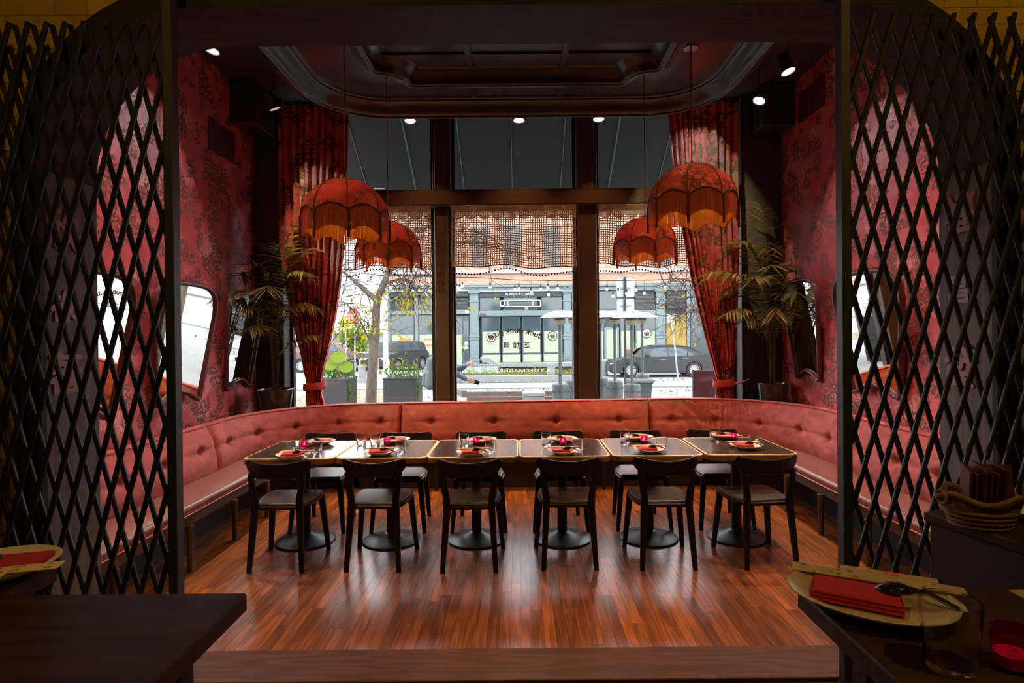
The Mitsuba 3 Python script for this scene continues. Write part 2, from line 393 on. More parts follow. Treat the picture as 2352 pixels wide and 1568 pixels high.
# ---------------------------------------------------------------- floors
struct('floor', box(-3.15, 3.15, 3.0, 7.1, -0.2, -0.011), 'black', label='plank floor of the alcove')
PW = 0.0635
planks = []
for c in range(-48, 48):
    y = 3.03 - rng.random() * 0.6
    while y < 6.22:
        L = float(np.clip(rng.normal(0.78, 0.3), 0.28, 1.5))
        y0, y1 = max(y, 3.032), min(y + L, 6.25)
        if y1 > y0 + 1e-4:
            planks.append((c * PW, y0, y1))
        y += L
planks.sort(key=lambda q: (abs(q[0]) > 2.3, -(q[2] - q[1]) / ((q[1] + q[2]) ** 2)))
_pl = []
for k in range(16):
    m = box(0, 1, 0, 1, -0.011, 0)
    tone = 0.10 + 0.80 * (k / 15) ** 1.3
    _pl.append(shape(m, 'plank', uv=np.tile([tone, 0.0], (8, 1))))


def pick_tone():
    return int(np.clip(rng.normal(6.5, 3.6), 0, 15))


for x, y0, y1 in planks[:300]:
    put('plank', _pl[pick_tone()], parent='floor', to=TR(x + 0.0006, y0 + 0.0006, 0.0012 * rng.random() * 0.4, s=(PW - 0.0012, y1 - y0 - 0.0012, 1)))
_ms, _uv = [], []
for x, y0, y1 in planks[300:]:
    _ms.append(box(x + 0.0006, x + PW - 0.0006, y0 + 0.0006, y1 - 0.0006, -0.011, 0))
    _uv.append(np.tile([0.10 + 0.80 * (pick_tone() / 15) ** 1.3, 0.0], (8, 1)))
put('plank_field', cat(_ms), 'plank', 'floor', uv=np.vstack(_uv), kind='stuff')
struct('floor_front', box(-3.6, 3.6, -3.0, WF - 0.01, -0.25, -0.024), 'grout', label='dark tiled floor of the front room')
_ft = shape(box(0, 0.146, 0, 0.146, -0.02, 0, 0.003), 'front_tile')
for i in range(-14, 14):
    for j in range(5):
        put('floor_tile', _ft, parent='floor_front', to=TR(i * 0.15, WF - 0.16 - j * 0.15, -0.016))

# ---------------------------------------------------------------- front room shell (behind and beside the camera)
struct('wall_front_left', box(-3.7, -3.6, -3.0, WF, -0.25, 4.4), 'room_wall')
struct('wall_front_right', box(3.6, 3.7, -3.0, WF, -0.25, 4.4), 'room_wall')
struct('wall_front_back', box(-3.7, 3.7, -3.1, -3.0, -0.25, 4.4), 'room_wall')
struct('ceiling_front', box(-3.7, 3.7, -3.1, WF, 4.2, 4.4), 'ceiling')

# ---------------------------------------------------------------- alcove walls and ceiling
WX, CEIL = 3.07, 4.42


def quad_uv(P, uv):
    return (np.array(P, float), np.array([[0, 1, 2], [0, 2, 3]])), np.array(uv, float)


for nm, s in (('wall_left', -1), ('wall_right', 1)):
    x = s * WX
    pts = [(x, WB, 0), (x, 7.0, 0), (x, 7.0, CEIL), (x, WB, CEIL)]
    m = box(min(x, x + s * .12), max(x, x + s * .12), WB, 7.0, -0.2, CEIL)
    uv = np.stack([m[0][:, 1] * (1 if s < 0 else -1) + 10, m[0][:, 2] + 3], 1)
    struct(nm, m, 'wallpaper', uv=uv, label='red floral wallpaper on the ' + ('left' if s < 0 else 'right') + ' wall')
struct('ceiling', box(-3.2, 3.2, WB, 7.0, CEIL, CEIL + 0.1), 'ceiling')
struct('wall_back', cat(box(-3.07, 3.07, 6.80, 7.02, -0.3, 0.74), box(-3.3, 3.3, 6.80, 7.05, 4.36, 5.2)), 'pillar', label='window wall')
struct('trim_6', box(-3.07, -2.74, 6.70, 7.02, 0, CEIL, .004), 'pillar', label='dark pilaster left of the window')
struct('trim_7', box(2.60, 3.07, 6.70, 7.02, 0, CEIL, .004), 'pillar', label='dark pilaster right of the window')
struct('trim_8', box(-3.07, -2.80, 6.15, 6.70, 3.95, CEIL, .006), 'black', label='dark duct along the left wall')
struct('trim_9', box(2.72, 3.07, 6.35, 6.70, 3.95, CEIL, .006), 'black', label='dark duct along the right wall')
# window frame: posts and transom
GY = 6.92
xl0, xl1 = -1.005, -0.79
xr0, xr1 = 0.69, 0.93
struct('trim_10', cat(box(xl0 + .02, xl1 - .035, 6.79, 7.0, 0.74, 3.17, .006), box(xl1 - .030, xl1 + .012, 6.83, 7.0, 0.74, 3.17, .004)), 'frame', label='left dark post of the window')
struct('trim_11', cat(box(xr0 + .02, xr1, 6.79, 7.0, 0.74, 3.17, .006), box(xr0 - .04, xr0 + .012, 6.83, 7.0, 0.74, 3.17, .004)), 'frame', label='right dark post of the window')
struct('trim_12', cat(box(xl0, xl1, 6.77, 7.0, 3.37, 4.36, .006), box(xl0 + .03, xl1 - .06, 6.75, 6.78, 3.37, 4.36, .004)), 'frame', label='left upper post of the window')
struct('trim_13', cat(box(xr0, xr1, 6.77, 7.0, 3.37, 4.36, .006), box(xr0 + .06, xr1 - .03, 6.75, 6.78, 3.37, 4.36, .004)), 'frame', label='right upper post of the window')
struct('trim_14', cat(box(-2.74, 2.60, 6.75, 7.0, 3.175, 3.37, .006), box(-2.74, 2.60, 6.73, 6.76, 3.19, 3.345, .004)), 'frame', label='dark transom beam across the window')
spans = [(-2.74, xl0), (xl1, xr0), (xr1, 2.60)]
k = 1
for z0, z1 in ((0.74, 3.175), (3.37, 4.36)):
    for a, b in spans:
        w = f'window_{k}'
        k += 1
        struct(w, (lambda m: (m[0], m[1]))(cat(box(a, a + .035, 6.89, 6.96, z0, z1), box(b - .035, b, 6.89, 6.96, z0, z1), box(a, b, 6.89, 6.96, z0, z0 + .03), box(a, b, 6.89, 6.96, z1 - .03, z1))), 'frame_dark', label='tall window pane in a dark frame')
        put('pane', (np.array([(a + .03, GY, z0 + .02), (b - .03, GY, z0 + .02), (b - .03, GY, z1 - .02), (a + .03, GY, z1 - .02)]), np.array([[0, 1, 2], [0, 2, 3]])), 'glass_pane', w)


# ---------------------------------------------------------------- coffered panel hung below the ceiling
def outline(poly, n):
    c = poly.exterior
    P = np.array([c.interpolate(t, normalized=True).coords[0] for t in np.arange(n) / n])
    if Polygon(P).exterior.is_ccw is False:
        P = P[::-1]
    t = np.roll(P, -1, 0) - np.roll(P, 1, 0)
    t /= np.linalg.norm(t, axis=1, keepdims=True)
    return P, np.stack([-t[:, 1], t[:, 0]], 1)          # points and inward normals


def moulding(poly, prof, n):
    P, N = outline(poly, n)
    return loft([np.column_stack([P + N * o, np.full(n, z)]) for o, z in prof], cap=False)


cl = sbox(-2.0 + .75, 2.9 + .75, 2.0 - .75, 5.86 - .75).buffer(.75, quad_segs=16)
struct('ceiling_panel', moulding(cl, [(0.22, 4.30), (0.0, 4.30), (0, 3.865), (0.004, 3.86), (0.045, 3.86)], 240), 'cloud', 35, label='dark suspended coffered ceiling panel with rounded corners')
put('moulding', moulding(cl, [(0.045, 3.86), (0.045, 3.848), (0.052, 3.842), (0.062, 3.842), (0.070, 3.850), (0.075, 3.862), (0.090, 3.866), (0.105, 3.880), (0.118, 3.900), (0.140, 3.935), (0.165, 3.958), (0.185, 3.966), (0.187, 3.978), (0.20, 3.980), (0.212, 3.986), (0.218, 4.0), (0.23, 4.001)], 240), 'cloud_trim', 'ceiling_panel', 50)
inner = sbox(-1.25, 3.3, 1.25, 5.34)
for cx in (-1.25, 1.25):
    for cy in (3.3, 5.34):
        inner = inner.difference(Point(cx, cy).buffer(0.27, quad_segs=12))
inner = inner.buffer(-.025).buffer(.05).buffer(-.025)
put('field', (lambda m: (m[0] + np.array([0, 0, 4.0]), m[1]))(prism(cl.buffer(-0.2).difference(inner), 0.04)), 'cloud', 'ceiling_panel')
put('moulding', moulding(inner, [(-0.10, 4.001), (-0.10, 3.994), (-0.055, 3.990), (-0.05, 3.972), (-0.035, 3.962), (-0.018, 3.966), (-0.012, 3.978), (0.0, 3.980), (0.008, 3.990), (0.02, 4.02), (0.045, 4.055), (0.075, 4.075), (0.08, 4.09), (0.10, 4.10)], 420), 'cloud_trim', 'ceiling_panel', 50)
put('inner_panel', (lambda m: (m[0] + np.array([0, 0, 4.10]), m[1]))(prism(inner.buffer(-0.06), 0.03)), 'cloud', 'ceiling_panel')
for x in (-0.42, 0.42):
    put('batten', box(x - .03, x + .03, 3.36, 5.27, 4.082, 4.10, .004), 'cloud_trim', 'ceiling_panel')
    put('batten', box(x - .025, x + .025, 5.40, 5.66, 3.988, 4.0, .003), 'cloud_trim', 'ceiling_panel')
put('batten', box(-1.2, 1.2, 4.98, 5.03, 4.082, 4.10, .004), 'cloud_trim', 'ceiling_panel')

# ---------------------------------------------------------------- folding scissor gates
_bar = shape(box(-.5, .5, -.5, .5, 0, 1), 'gate')
_oct = hull([(0.5 * a, 0.5 * b, z) for z in (0, 1) for a, b in ((-.6, -1), (.6, -1), (1, -.2), (1, 1), (-1, 1), (-1, -.2))])
_bar = shape(_oct, 'gate')
for s, x_post, pitch, lab in ((-1, -1.600, 0.0845, 'dark scissor gate left of the opening, in front of the left mirrors'), (1, 1.466, 0.0913, 'dark scissor gate right of the opening, behind the host stand')):
    g = thing('folding_gate', lab, 'gate')
    px0 = x_post if s < 0 else x_post
    put('post', box(px0, px0 + .042, 2.600, 2.655, -0.02, 4.15, .003), 'gate_post', g)
    row, zt, zb = 0.1555, 3.095, 0.03
    run = pitch / 2 / row
    xin = x_post if s < 0 else x_post + .042
    far = -2.95 if s < 0 else 2.95
    lo, hi = min(xin, far), max(xin, far)
    H_ = zt - zb
    for fam in (1, -1):
        for k in range(-60, 61):
            xt = xin + s * pitch * 0.25 + k * pitch          # where the bar meets the top line
            # x(z) = xt - fam*run*(zt - z)
            z0, z1 = zb, zt
            for lim in (lo, hi):
                zc = zt - (xt - lim) * fam / run
                xm = lambda z: xt - fam * run * (zt - z)
                if lo <= xm(z0) <= hi and lo <= xm(z1) <= hi:
                    continue
                if not (lo <= xm(z0) <= hi) and z0 < zc < z1 and lo - 1e-6 <= xm(z1) <= hi + 1e-6:
                    z0 = zc
                elif not (lo <= xm(z1) <= hi) and z0 < zc < z1 and lo - 1e-6 <= xm(z0) <= hi + 1e-6:
                    z1 = zc
            xa, xb = xt - fam * run * (zt - z0), xt - fam * run * (zt - z1)
            if z1 - z0 < 0.1 or not (lo - 1e-3 <= xa <= hi + 1e-3 and lo - 1e-3 <= xb <= hi + 1e-3):
                continue
            L = math.hypot(xb - xa, z1 - z0)
            put('bar', _bar, parent=g, to=TR(xa, 2.612 if fam > 0 else 2.640, z0, ry=math.atan2(xb - xa, z1 - z0), s=(0.0215, 0.014, L)))
# ---------------------------------------------------------------- track lights
mat('lamp_body', pr((0.02, 0.02, 0.021), 0.4))
mat('lens_rim', pr((0.5, 0.45, 0.45), 0.3, metal=0.8))


def spot_head(p, aim, label, power, color, beam=26, disc=3.0, group=None):
    p, aim = np.array(p, float), np.array(aim, float)
    d = aim - p; d /= np.linalg.norm(d)
    t = thing('track_light', label, 'spotlight', group)
    # local frame: z axis = direction of the beam
    x = np.cross(d, [0, 0, 1.0]); x /= np.linalg.norm(x); y = np.cross(d, x)
    R = np.stack([x, y, d], 1)
    def loc(m): return m[0] @ R.T + p, m[1]
    put('body', loc(lathe([(0, -.17), (.045, -.17), (.055, -.16), (.062, -.02), (.070, 0.0), (.070, .012), (.061, .012), (.061, -.004), (0, -.004)], 24)), 'lamp_body', t, 40)
    a = np.arange(24) * 2 * PI / 24
    V = np.vstack([np.column_stack([.060 * np.cos(a), .060 * np.sin(a), np.full(24, .002)]), [[0, 0, .002]]])
    F = np.array([(i, (i + 1) % 24, 24) for i in range(24)])
    put('lens', shape(loc((V, F)), 'lens_rim', emitter={'type': 'area', 'radiance': rgb(*(disc * c for c in (1.0, 0.86, 0.80)))}), parent=t)
    bars = [box(-.056, .056, q - .0008, q + .0008, .003, .008) for q in np.linspace(-.045, .045, 7)] + [box(q - .0008, q + .0008, -.056, .056, .003, .008) for q in np.linspace(-.045, .045, 7)]
    put('louvre', loc(cat(bars)), 'lens_rim', t)
    top = p + np.array([0, 0, CEIL - 0.03 - p[2]])
    back = p - d * 0.09
    put('bracket', cat(tube([back, back + (0, 0, .09), (top[0], top[1], back[2] + .10), (top[0], top[1], CEIL - .03)], .009, 6), box(top[0] - .03, top[0] + .03, top[1] - .03, top[1] + .03, CEIL - .035, CEIL)), 'lamp_body', t)
    scene[t + '_beam'] = {'type': 'spot', 'intensity': rgb(*(power * c for c in color)), 'cutoff_angle': beam * 1.35, 'beam_width': beam * 0.45,
                          'to_world': T4().look_at(origin=[float(v) for v in p + d * .02], target=[float(v) for v in aim], up=[0.1, 0.3, 1])}
    return t


WARM, ROSE, CURT = (1.0, 0.38, 0.14), (1.0, 0.86, 0.82), (1.0, 0.74, 0.36)
spot_head(at(487, 114, 4.9), (-3.05, 4.3, 1.2), 'spotlight nearest the left post, aimed at the left wall', 34, ROSE, 33)
spot_head(at(631, 248, 6.1), (-2.06, 6.46, 2.8), 'spotlight above the left curtain', 105, CURT, 21)
spot_head(at(942, 276, 6.35), (-0.9, 5.6, 0.6), 'spotlight left of the centre in front of the upper window', 13, WARM, 36, group=None)
spot_head(at(1192, 275, 6.35), (0.0, 5.7, 0.6), 'spotlight in the middle in front of the upper window', 13, WARM, 36)
spot_head(at(1375, 272, 6.35), (0.9, 5.6, 0.6), 'spotlight in front of the right upper window post', 13, WARM, 36)
spot_head(at(1810, 163, 5.2), (3.05, 4.5, 1.2), 'spotlight nearest the right post, aimed at the right wall', 34, ROSE, 33)
spot_head(at(1744, 230, 5.95), (1.2, 5.2, 1.0), 'tilted spotlight near the right duct', 12, WARM, 27)
spot_head((2.02, 6.12, 4.30), (2.06, 6.56, 3.4), 'spotlight above the right curtain, behind the coffered panel', 75, CURT, 25)
spot_head((-2.55, 3.75, 4.15), (-0.9, 3.6, 0.0), 'spotlight at the front end of the left track, above the opening', 24, (1.0, 0.48, 0.20), 44)
spot_head((2.36, 3.75, 4.15), (0.9, 3.6, 0.0), 'spotlight at the front end of the right track, above the opening', 24, (1.0, 0.48, 0.20), 44)
for i, (x, y0, y1) in enumerate(((-2.55, 3.6, 6.1), (2.36, 3.6, 6.3))):
    put('lighting_track', box(x - .018, x + .018, y0, y1, CEIL - .03, CEIL), 'lamp_body', label=('left' if x < 0 else 'right') + ' black lighting track on the ceiling', cat_='lighting track')
put('lighting_track', box(-1.6, 1.6, 6.33, 6.366, CEIL - .03, CEIL), 'lamp_body', label='black lighting track along the top of the window', cat_='lighting track')
# the front room's own lamps, out of the picture behind the camera
scene['front_lamp_beam'] = {'type': 'spot', 'intensity': rgb(4.6, 2.5, 0.6), 'cutoff_angle': 80, 'beam_width': 45,
                            'to_world': T4().look_at(origin=[-1.6, 0.2, 3.9], target=[-2.2, 2.7, 1.2], up=[0, 0, 1])}
scene['front_lamp_beam_2'] = {'type': 'spot', 'intensity': rgb(6.5, 3.6, 0.9), 'cutoff_angle': 80, 'beam_width': 45,
                              'to_world': T4().look_at(origin=[1.6, 0.2, 3.9], target=[2.2, 2.7, 1.2], up=[0, 0, 1])}
for x, y, z, lab in ((-1.3, -.6, 2.25, 'left of the viewpoint'), (.2, -1.3, 2.35, 'behind the viewpoint'), (1.7, -.4, 2.2, 'right of the viewpoint')):
    k = thing('globe_lamp', f'small warm globe lamp in the front room, {lab}', 'pendant lamp', 'globe lamps of the front room')
    put('globe', shape(tm(trimesh.creation.icosphere(2, .05, )) if False else (np.array(trimesh.creation.icosphere(2, .05).vertices) + (x, y, z), np.array(trimesh.creation.icosphere(2).faces)), 'lens_rim', True, emitter={'type': 'area', 'radiance': rgb(10, 5.6, 2.0)}), parent=k)
    put('cord', tube([(x, y, z + .05), (x, y, 4.2)], .004, 6), 'lamp_body', k)
# ---------------------------------------------------------------- banquette
def velvet(p, n, uv):
    t = fbm(p.x * 14, p.y * 14, p.z * 14, octaves=3)
    f = noise(p.x * 160, p.y * 160, p.z * 160)
    return mix((0.17, 0.034, 0.032), (0.45, 0.118, 0.112), dr.clip(t * 1.1 - 0.1 + f * 0.3, 0, 1))


mat('velvet', pr(proc(velvet), 0.8, 0.3, sheen=1.0, sheen_tint=0.15))
mat('velvet_dark', pr((0.30, 0.06, 0.05), 0.7))
mat('seat_leather', pr((0.17, 0.082, 0.072), 0.30, 0.55))
mat('piping', pr((0.62, 0.16, 0.17), 0.35))
mat('brown_wood', pr((0.075, 0.048, 0.033), 0.5))

XL, XR, YB, RC, YC = -2.70, 2.82, 6.47, 1.05, 5.42     # faces of the backrest at the seat


def ban_path(o, n_arc=28):
    """Plan of the backrest face moved outward by o, from the left front end round to the right front end."""
    a = np.linspace(0, PI / 2, n_arc)
    r = RC + o
    L = np.column_stack([XL + RC - r * np.cos(a), YC + r * np.sin(a)])
    Rr = np.column_stack([XR - RC + r * np.sin(a), YC + r * np.cos(a)])
    pts = [[XL - o, y] for y in np.linspace(3.16, YC, 24)[:-1]] + L.tolist() + [[x, YB + o] for x in np.linspace(XL + RC, XR - RC, 24)[1:-1]] + Rr.tolist() + [[XR + o, y] for y in np.linspace(YC, 3.16, 24)[1:]]
    return np.array(pts)


_P0 = ban_path(0)
_s0 = np.concatenate([[0], np.cumsum(np.linalg.norm(np.diff(_P0, axis=0), axis=1))])


def ban(s, o):
    """Points at arc length s (along the face), offset o outward."""
    P = np.column_stack([np.interp(s, _s0, _P0[:, k]) for k in (0, 1)])
    Q = np.column_stack([np.interp(s, _s0, ban_path(1.0)[:, k]) for k in (0, 1)]) - P
    Q /= np.linalg.norm(Q, axis=1, keepdims=True)
    return P + Q * np.asarray(o)[:, None] if np.ndim(o) else P + Q * o


def s_of(x, y):
    return _s0[np.argmin(np.hypot(_P0[:, 0] - x, _P0[:, 1] - y))]


bq = thing('banquette', 'long U-shaped banquette with tufted rose velvet back and brown leather seat under the window', 'banquette')
seams = [0.0, s_of(XL, 5.08), s_of(-1.315, YB), s_of(1.40, YB), s_of(XR, 5.02), _s0[-1]]
nb = [4, 5, 4, 5, 4]
for i in range(5):
    a, b = seams[i] + 0.004, seams[i + 1] - 0.004
    ns, nh = int((b - a) / 0.018), 34
    s = np.linspace(a, b, ns)
    h = np.linspace(0, 1, nh)
    S, Hh = np.meshgrid(s, h, indexing='ij')
    edge = np.minimum(np.minimum(S - a, b - S) / 0.055, 1)
    edge = np.sqrt(1 - (1 - edge) ** 2)
    # h: 0..0.72 face, 0.72..0.88 rolled top, ..1 back
    zb, zt = 0.455, 0.905 + 0.02 * np.clip((np.interp(S, _s0, _P0[:, 0])) / 2.8, -1, 1)
    f = np.clip(Hh / 0.72, 0, 1)
    z = zb + (zt - 0.035 - zb) * f
    o = 0.075 * f - 0.045 * edge * (1 - np.abs(2 * f - 1) ** 3.2) + 0.03 * (1 - edge)
    t = np.clip((Hh - 0.72) / 0.18, 0, 1)
    o = np.where(Hh > 0.72, 0.075 + 0.03 * (1 - edge) + (0.065 - 0.03 * (1 - edge)) * (1 - np.cos(t * PI)), o)
    z = np.where(Hh > 0.72, zt - 0.035 + 0.035 * np.sin(t * PI), z)
    t2 = np.clip((Hh - 0.90) / 0.10, 0, 1)
    z = np.where(Hh > 0.90, zt - 0.035 - 0.3 * t2, z)
    btn = a + (np.arange(nb[i]) + 0.5) * (b - a) / nb[i]
    zc = 0.685
    for k, sb in enumerate(btn):
        ds, dz = S - sb, z - zc
        face = (Hh <= 0.74)
        o = o + face * (0.042 * np.exp(-(ds ** 2 + dz ** 2) / 0.035 ** 2) + 0.020 * np.exp(-(dz / 0.020) ** 2) * np.exp(-np.abs(ds) / 0.12)
                        + 0.006 * np.exp(-((ds + 0.5 * dz) / 0.016) ** 2) * np.exp(-np.abs(dz) / 0.09) + 0.006 * np.exp(-((ds - 0.6 * dz) / 0.016) ** 2) * np.exp(-np.abs(dz) / 0.09))
    o = o + 0.004 * (meshkit.fbm(np.stack([S * 9, z * 9, S * 0 + i], -1), 3, 4) - 0.5) + 0.004 * np.sin(S * 95 + 3 * np.sin(S * 11)) * np.exp(-((z - 0.86) / 0.06) ** 2) * (i in (1, 3))
    P = np.zeros((ns, nh, 3))
    for j in range(nh):
        P[:, j, :2] = ban(s, o[:, j])
    P[:, :, 2] = z
    # end caps
    m = grid(P)
    caps = [grid(np.stack([P[e], np.column_stack([np.repeat(ban(np.array([s[e]]), 0.15), nh, 0), P[e][:, 2]])], 0)) for e in (0, -1)]
    c = put('back_cushion', cat(m, *caps), 'velvet', bq, 60)
    welt = [np.append(ban(np.array([q]), 0.083)[0], 0.905 - 0.012 + 0.02 * np.clip(np.interp(q, _s0, _P0[:, 0]) / 2.8, -1, 1)) for q in np.linspace(a + .02, b - .02, ns // 2)]
    put('piping', tube(welt, 0.0045, 6), 'velvet_dark', c, True)
    for sb in btn:
        p = ban(np.array([sb]), 0.062)[0]
        put('button', xf(lathe([(0, -.008), (.010, -.006), (.012, 0), (.008, .006), (0, .007)], 10), (p[0], p[1], zc)), 'velvet_dark', c, True)
# seat: section swept along the path (offset inward is negative)
sec = [(0.02, 0.42), (-0.33, 0.40), (-0.352, 0.405), (-0.362, 0.425), (-0.362, 0.445), (-0.352, 0.466), (-0.335, 0.475), (-0.25, 0.484), (-0.10, 0.484), (0.02, 0.475)]
s = np.linspace(0, _s0[-1], 260)
P = np.zeros((len(s) + 2, len(sec) + 1, 3))
for j, (o, z) in enumerate(sec + sec[:1]):
    P[1:-1, j, :2] = ban(s, o); P[1:-1, j, 2] = z
P[0] = P[1].mean(0); P[-1] = P[-2].mean(0)
put('seat', grid(P), 'seat_leather', bq, 45)
put('piping', tube([np.append(ban(np.array([q]), -0.362)[0], 0.408) for q in np.linspace(0.01, _s0[-1] - .01, 260)], 0.006, 6), 'piping', bq, True, label='pink piping along the front of the seat')
P = np.zeros((len(s), 5, 3))
for j, (o, z) in enumerate([(0.10, 0.32), (-0.335, 0.32), (-0.335, 0.405), (0.10, 0.405), (0.10, 0.32)]):
    P[:, j, :2] = ban(s, o); P[:, j, 2] = z
put('rail', cat(grid(P), box(XL - .1, XL + .335, 3.155, 3.165, .32, .405), box(XR - .335, XR + .1, 3.155, 3.165, .32, .405)), 'brown_wood', bq)
for x in (XL + .36, XR - .36):
    for y in (3.30, 4.06, 4.70, 5.30):
        put('leg', tube([(x, y, 0.0), (x, y, 0.33)], [.020, .026], 12), 'brown_wood', bq, 40)
for x in (-1.5, -.9, -.3, .3, .9, 1.5):
    put('leg', tube([(x, YB - .31, 0.0), (x, YB - .31, 0.33)], [.020, .026], 12), 'black', bq, 40)
# dark plinth and ledge behind
P = np.zeros((len(s), 3, 3))
for j, (o, z) in enumerate([(-0.02, 0.0), (-0.02, 0.32), (0.14, 0.32)]):
    P[:, j, :2] = ban(s, o - 0.19 * (np.abs(ban(s, 0)[:, 0]) < 1.75) * 1.0 if False else o); P[:, j, 2] = z
put('plinth', cat(grid(P), box(-1.75, 1.85, 6.24, 6.45, 0, .31)), 'black', bq)
ledge = sbox(WX * -1, 3.12, WX, 6.80).difference(Polygon(np.vstack([ban(s, 0.15), [[XR, 2.0], [XL, 2.0]]])))
struct('trim_15', (lambda m: (m[0] + (0, 0, .62), m[1]))(prism(ledge.buffer(-.002), .08)), 'black', label='dark ledge behind the banquette')

# ---------------------------------------------------------------- tables
mat('table_edge', pr((0.78, 0.68, 0.42), 0.4))
mat('table_side', pr((0.20, 0.085, 0.03), 0.45))
mat('iron', pr((0.011, 0.012, 0.014), 0.36, 0.5))
TX = [-1.745, -1.048, -0.358, 0.338, 1.040, 1.752]
TYF, TYB, TZ = 4.295, 5.025, 0.745
TC = (TYF + TYB) / 2
hw, hd = 0.3435, (TYB - TYF) / 2
_top = shape((lambda m: (m[0] + (0, 0, -.003), m[1]))(prism(rrect(-hw + .012, hw - .012, -hd + .026, hd - .026, .055, 5), .0045)), 'table_wood')
_edge = shape((lambda m: (m[0] + (0, 0, -.008), m[1]))(prism(rrect(-hw, hw, -hd, hd, .06, 6).difference(rrect(-hw + .012, hw - .012, -hd + .026, hd - .026, .055, 5)), .008)), 'table_edge')
_side = shape(cat((lambda m: (m[0] + (0, 0, -.042), m[1]))(prism(rrect(-hw, hw, -hd, hd, .06, 6), .034)), (lambda m: (m[0] + (0, 0, -.008), m[1]))(prism(rrect(-hw + .012, hw - .012, -hd + .026, hd - .026, .055, 5), .005))), 'table_side')
_col = shape(lathe([(0, .03), (.040, .03), (.040, .68), (.075, .685), (.12, .70), (0, .70)], 24), 'iron', 40)
_base = shape(lathe([(0, 0), (.226, 0), (.233, .004), (.233, .011), (.227, .015), (.165, .027), (.10, .043), (.06, .062), (.044, .070), (0, .070)], 48), 'iron', 30)
ordn = ['leftmost', 'second from left', 'third from left', 'third from right', 'second from right', 'rightmost']
tabn = ['leftmost table', 'second table from left', 'third table from left', 'third table from right', 'second table from right', 'rightmost table']
for i, x in enumerate(TX):
    t = thing('dining_table', f'dark bistro table with pale edge on a round iron foot, {ordn[i]}', 'table', 'bistro tables pushed together in a row')
    for nm, d in (('tabletop', _top), ('edge_band', _edge), ('table_side', _side)):
        put(nm, d, parent=t, to=TR(x, TC, TZ))
    put('column', _col, parent=t, to=TR(x, TC, 0))
    put('base', _base, parent=t, to=TR(x, TC, 0))

# ---------------------------------------------------------------- chairs (sitter looks along +y)
mat('chair_wood', pr((0.007, 0.006, 0.0055), 0.45, 0.35))
mat('chair_pad', pr((0.030, 0.036, 0.038), 0.34, 0.9))
W2 = 0.224


def chair_back():
    xs = np.linspace(-1, 1, 33)
    secs = []
    for u in xs:
        a = abs(u)
        zt = 0.765 + 0.024 * a ** 2 - 0.016 * max(0, (a - .92) / .08) ** 2
        zb = 0.650 + 0.012 * (1 - a) + (0.070 * ((a - .62) / .38) ** 1.8 if a > .62 else 0)
        y = -0.245 + 0.085 * u * u
        x = W2 * u
        th = 0.0095
        nx, ny = -0.17 * u / W2, 1.0            # inward normal of the curve
        l = math.hypot(nx, ny); nx, ny = nx / l * th, ny / l * th
        lean = lambda z: -0.14 * (z - .65)
        r = []
        for z, k in ((zb, .5), (zb + .006, 1), (zt - .006, 1), (zt, .5)):
            r.append((x + nx * k, y + ny * k + lean(z), z))
        for z, k in ((zt, .5), (zt - .006, 1), (zb + .006, 1), (zb, .5)):
            r.append((x - nx * k, y - ny * k + lean(z), z))
        secs.append(r)
    return loft(secs)


def leg(path, w, d):
    """Square tapered leg along path with half widths w (x) and d (y)."""
    secs = []
    for (x, y, z), a, b in zip(path, w, d):
        secs.append([(x + a * p, y + b * q, z) for p, q in ((-.6, -1), (.6, -1), (1, -.6), (1, .6), (.6, 1), (-.6, 1), (-1, .6), (-1, -.6))])
    return loft(secs)


seat_poly = Polygon([(-.150, -.205), (.150, -.205), (.200, -.12), (.222, .05), (.205, .205), (-.205, .205), (-.222, .05), (-.200, -.12)]).buffer(-.045).buffer(.045, quad_segs=6)


def soft_slab(poly, z0, z1, r, n=90):
    P, N = outline(poly, n)
    rings = [np.column_stack([P + N * (r * .6), np.full(n, z0)])]
    for k in range(6):
        a = k / 5 * PI / 2
        rings.append(np.column_stack([P + N * (r * (1 - math.cos(a))), np.full(n, z1 - r + r * math.sin(a))]))
    c = np.array(poly.centroid.coords[0])
    for q in (.7, .4, .15):
        rings.append(np.column_stack([c + (P + N * r - c) * q, np.full(n, z1 + .0015 * (1 - q))]))
    rings[0][:, 2] = z0
    return loft(rings)


def put_chair(parts, key, to):
    for nm, d in parts:
        put(nm, d, parent=key, to=to)


chair_parts = [('backrest', shape(chair_back(), 'chair_wood', 40)),
               ('seat', shape(soft_slab(seat_poly, .425, .452, .012), 'chair_wood', 40)),
               ('seat_pad', shape(soft_slab(seat_poly.buffer(-.012), .448, .472, .018), 'chair_pad', 60))]
for sx in (-1, 1):
    chair_parts.append(('leg', shape(leg([(sx * .186, -.252, 0), (sx * .160, -.205, .43), (sx * .158, -.208, .50), (sx * .176, -.213, .60), (sx * .186, -.208, .69)], [.0165, .0235, .023, .022, .019], [.0145, .022, .018, .013, .008]), 'chair_wood', 35)))
    chair_parts.append(('leg', shape(leg([(sx * .226, .200, 0), (sx * .186, .160, .435)], [.0155, .0235], [.0155, .0235]), 'chair_wood', 35)))
near = [(-1.728, 4.285, .0), (-1.040, 4.285, -.02), (-0.362, 4.255, .0), (0.345, 4.285, .0), (1.034, 4.27, .01), (1.742, 4.285, .10)]
far = [(-1.720, 5.035, .0), (-1.030, 5.03, -.02), (-0.352, 5.03, .0), (0.343, 5.03, .0), (1.045, 5.03, .0), (1.745, 5.035, .0)]
for i, (x, y, r) in enumerate(near):
    c = thing('dining_chair', f'black wooden chair with curved back, near side of the tables, {ordn[i]}', 'chair', 'black chairs on the near side')
    put_chair(chair_parts, c, TR(x, y, 0, r))
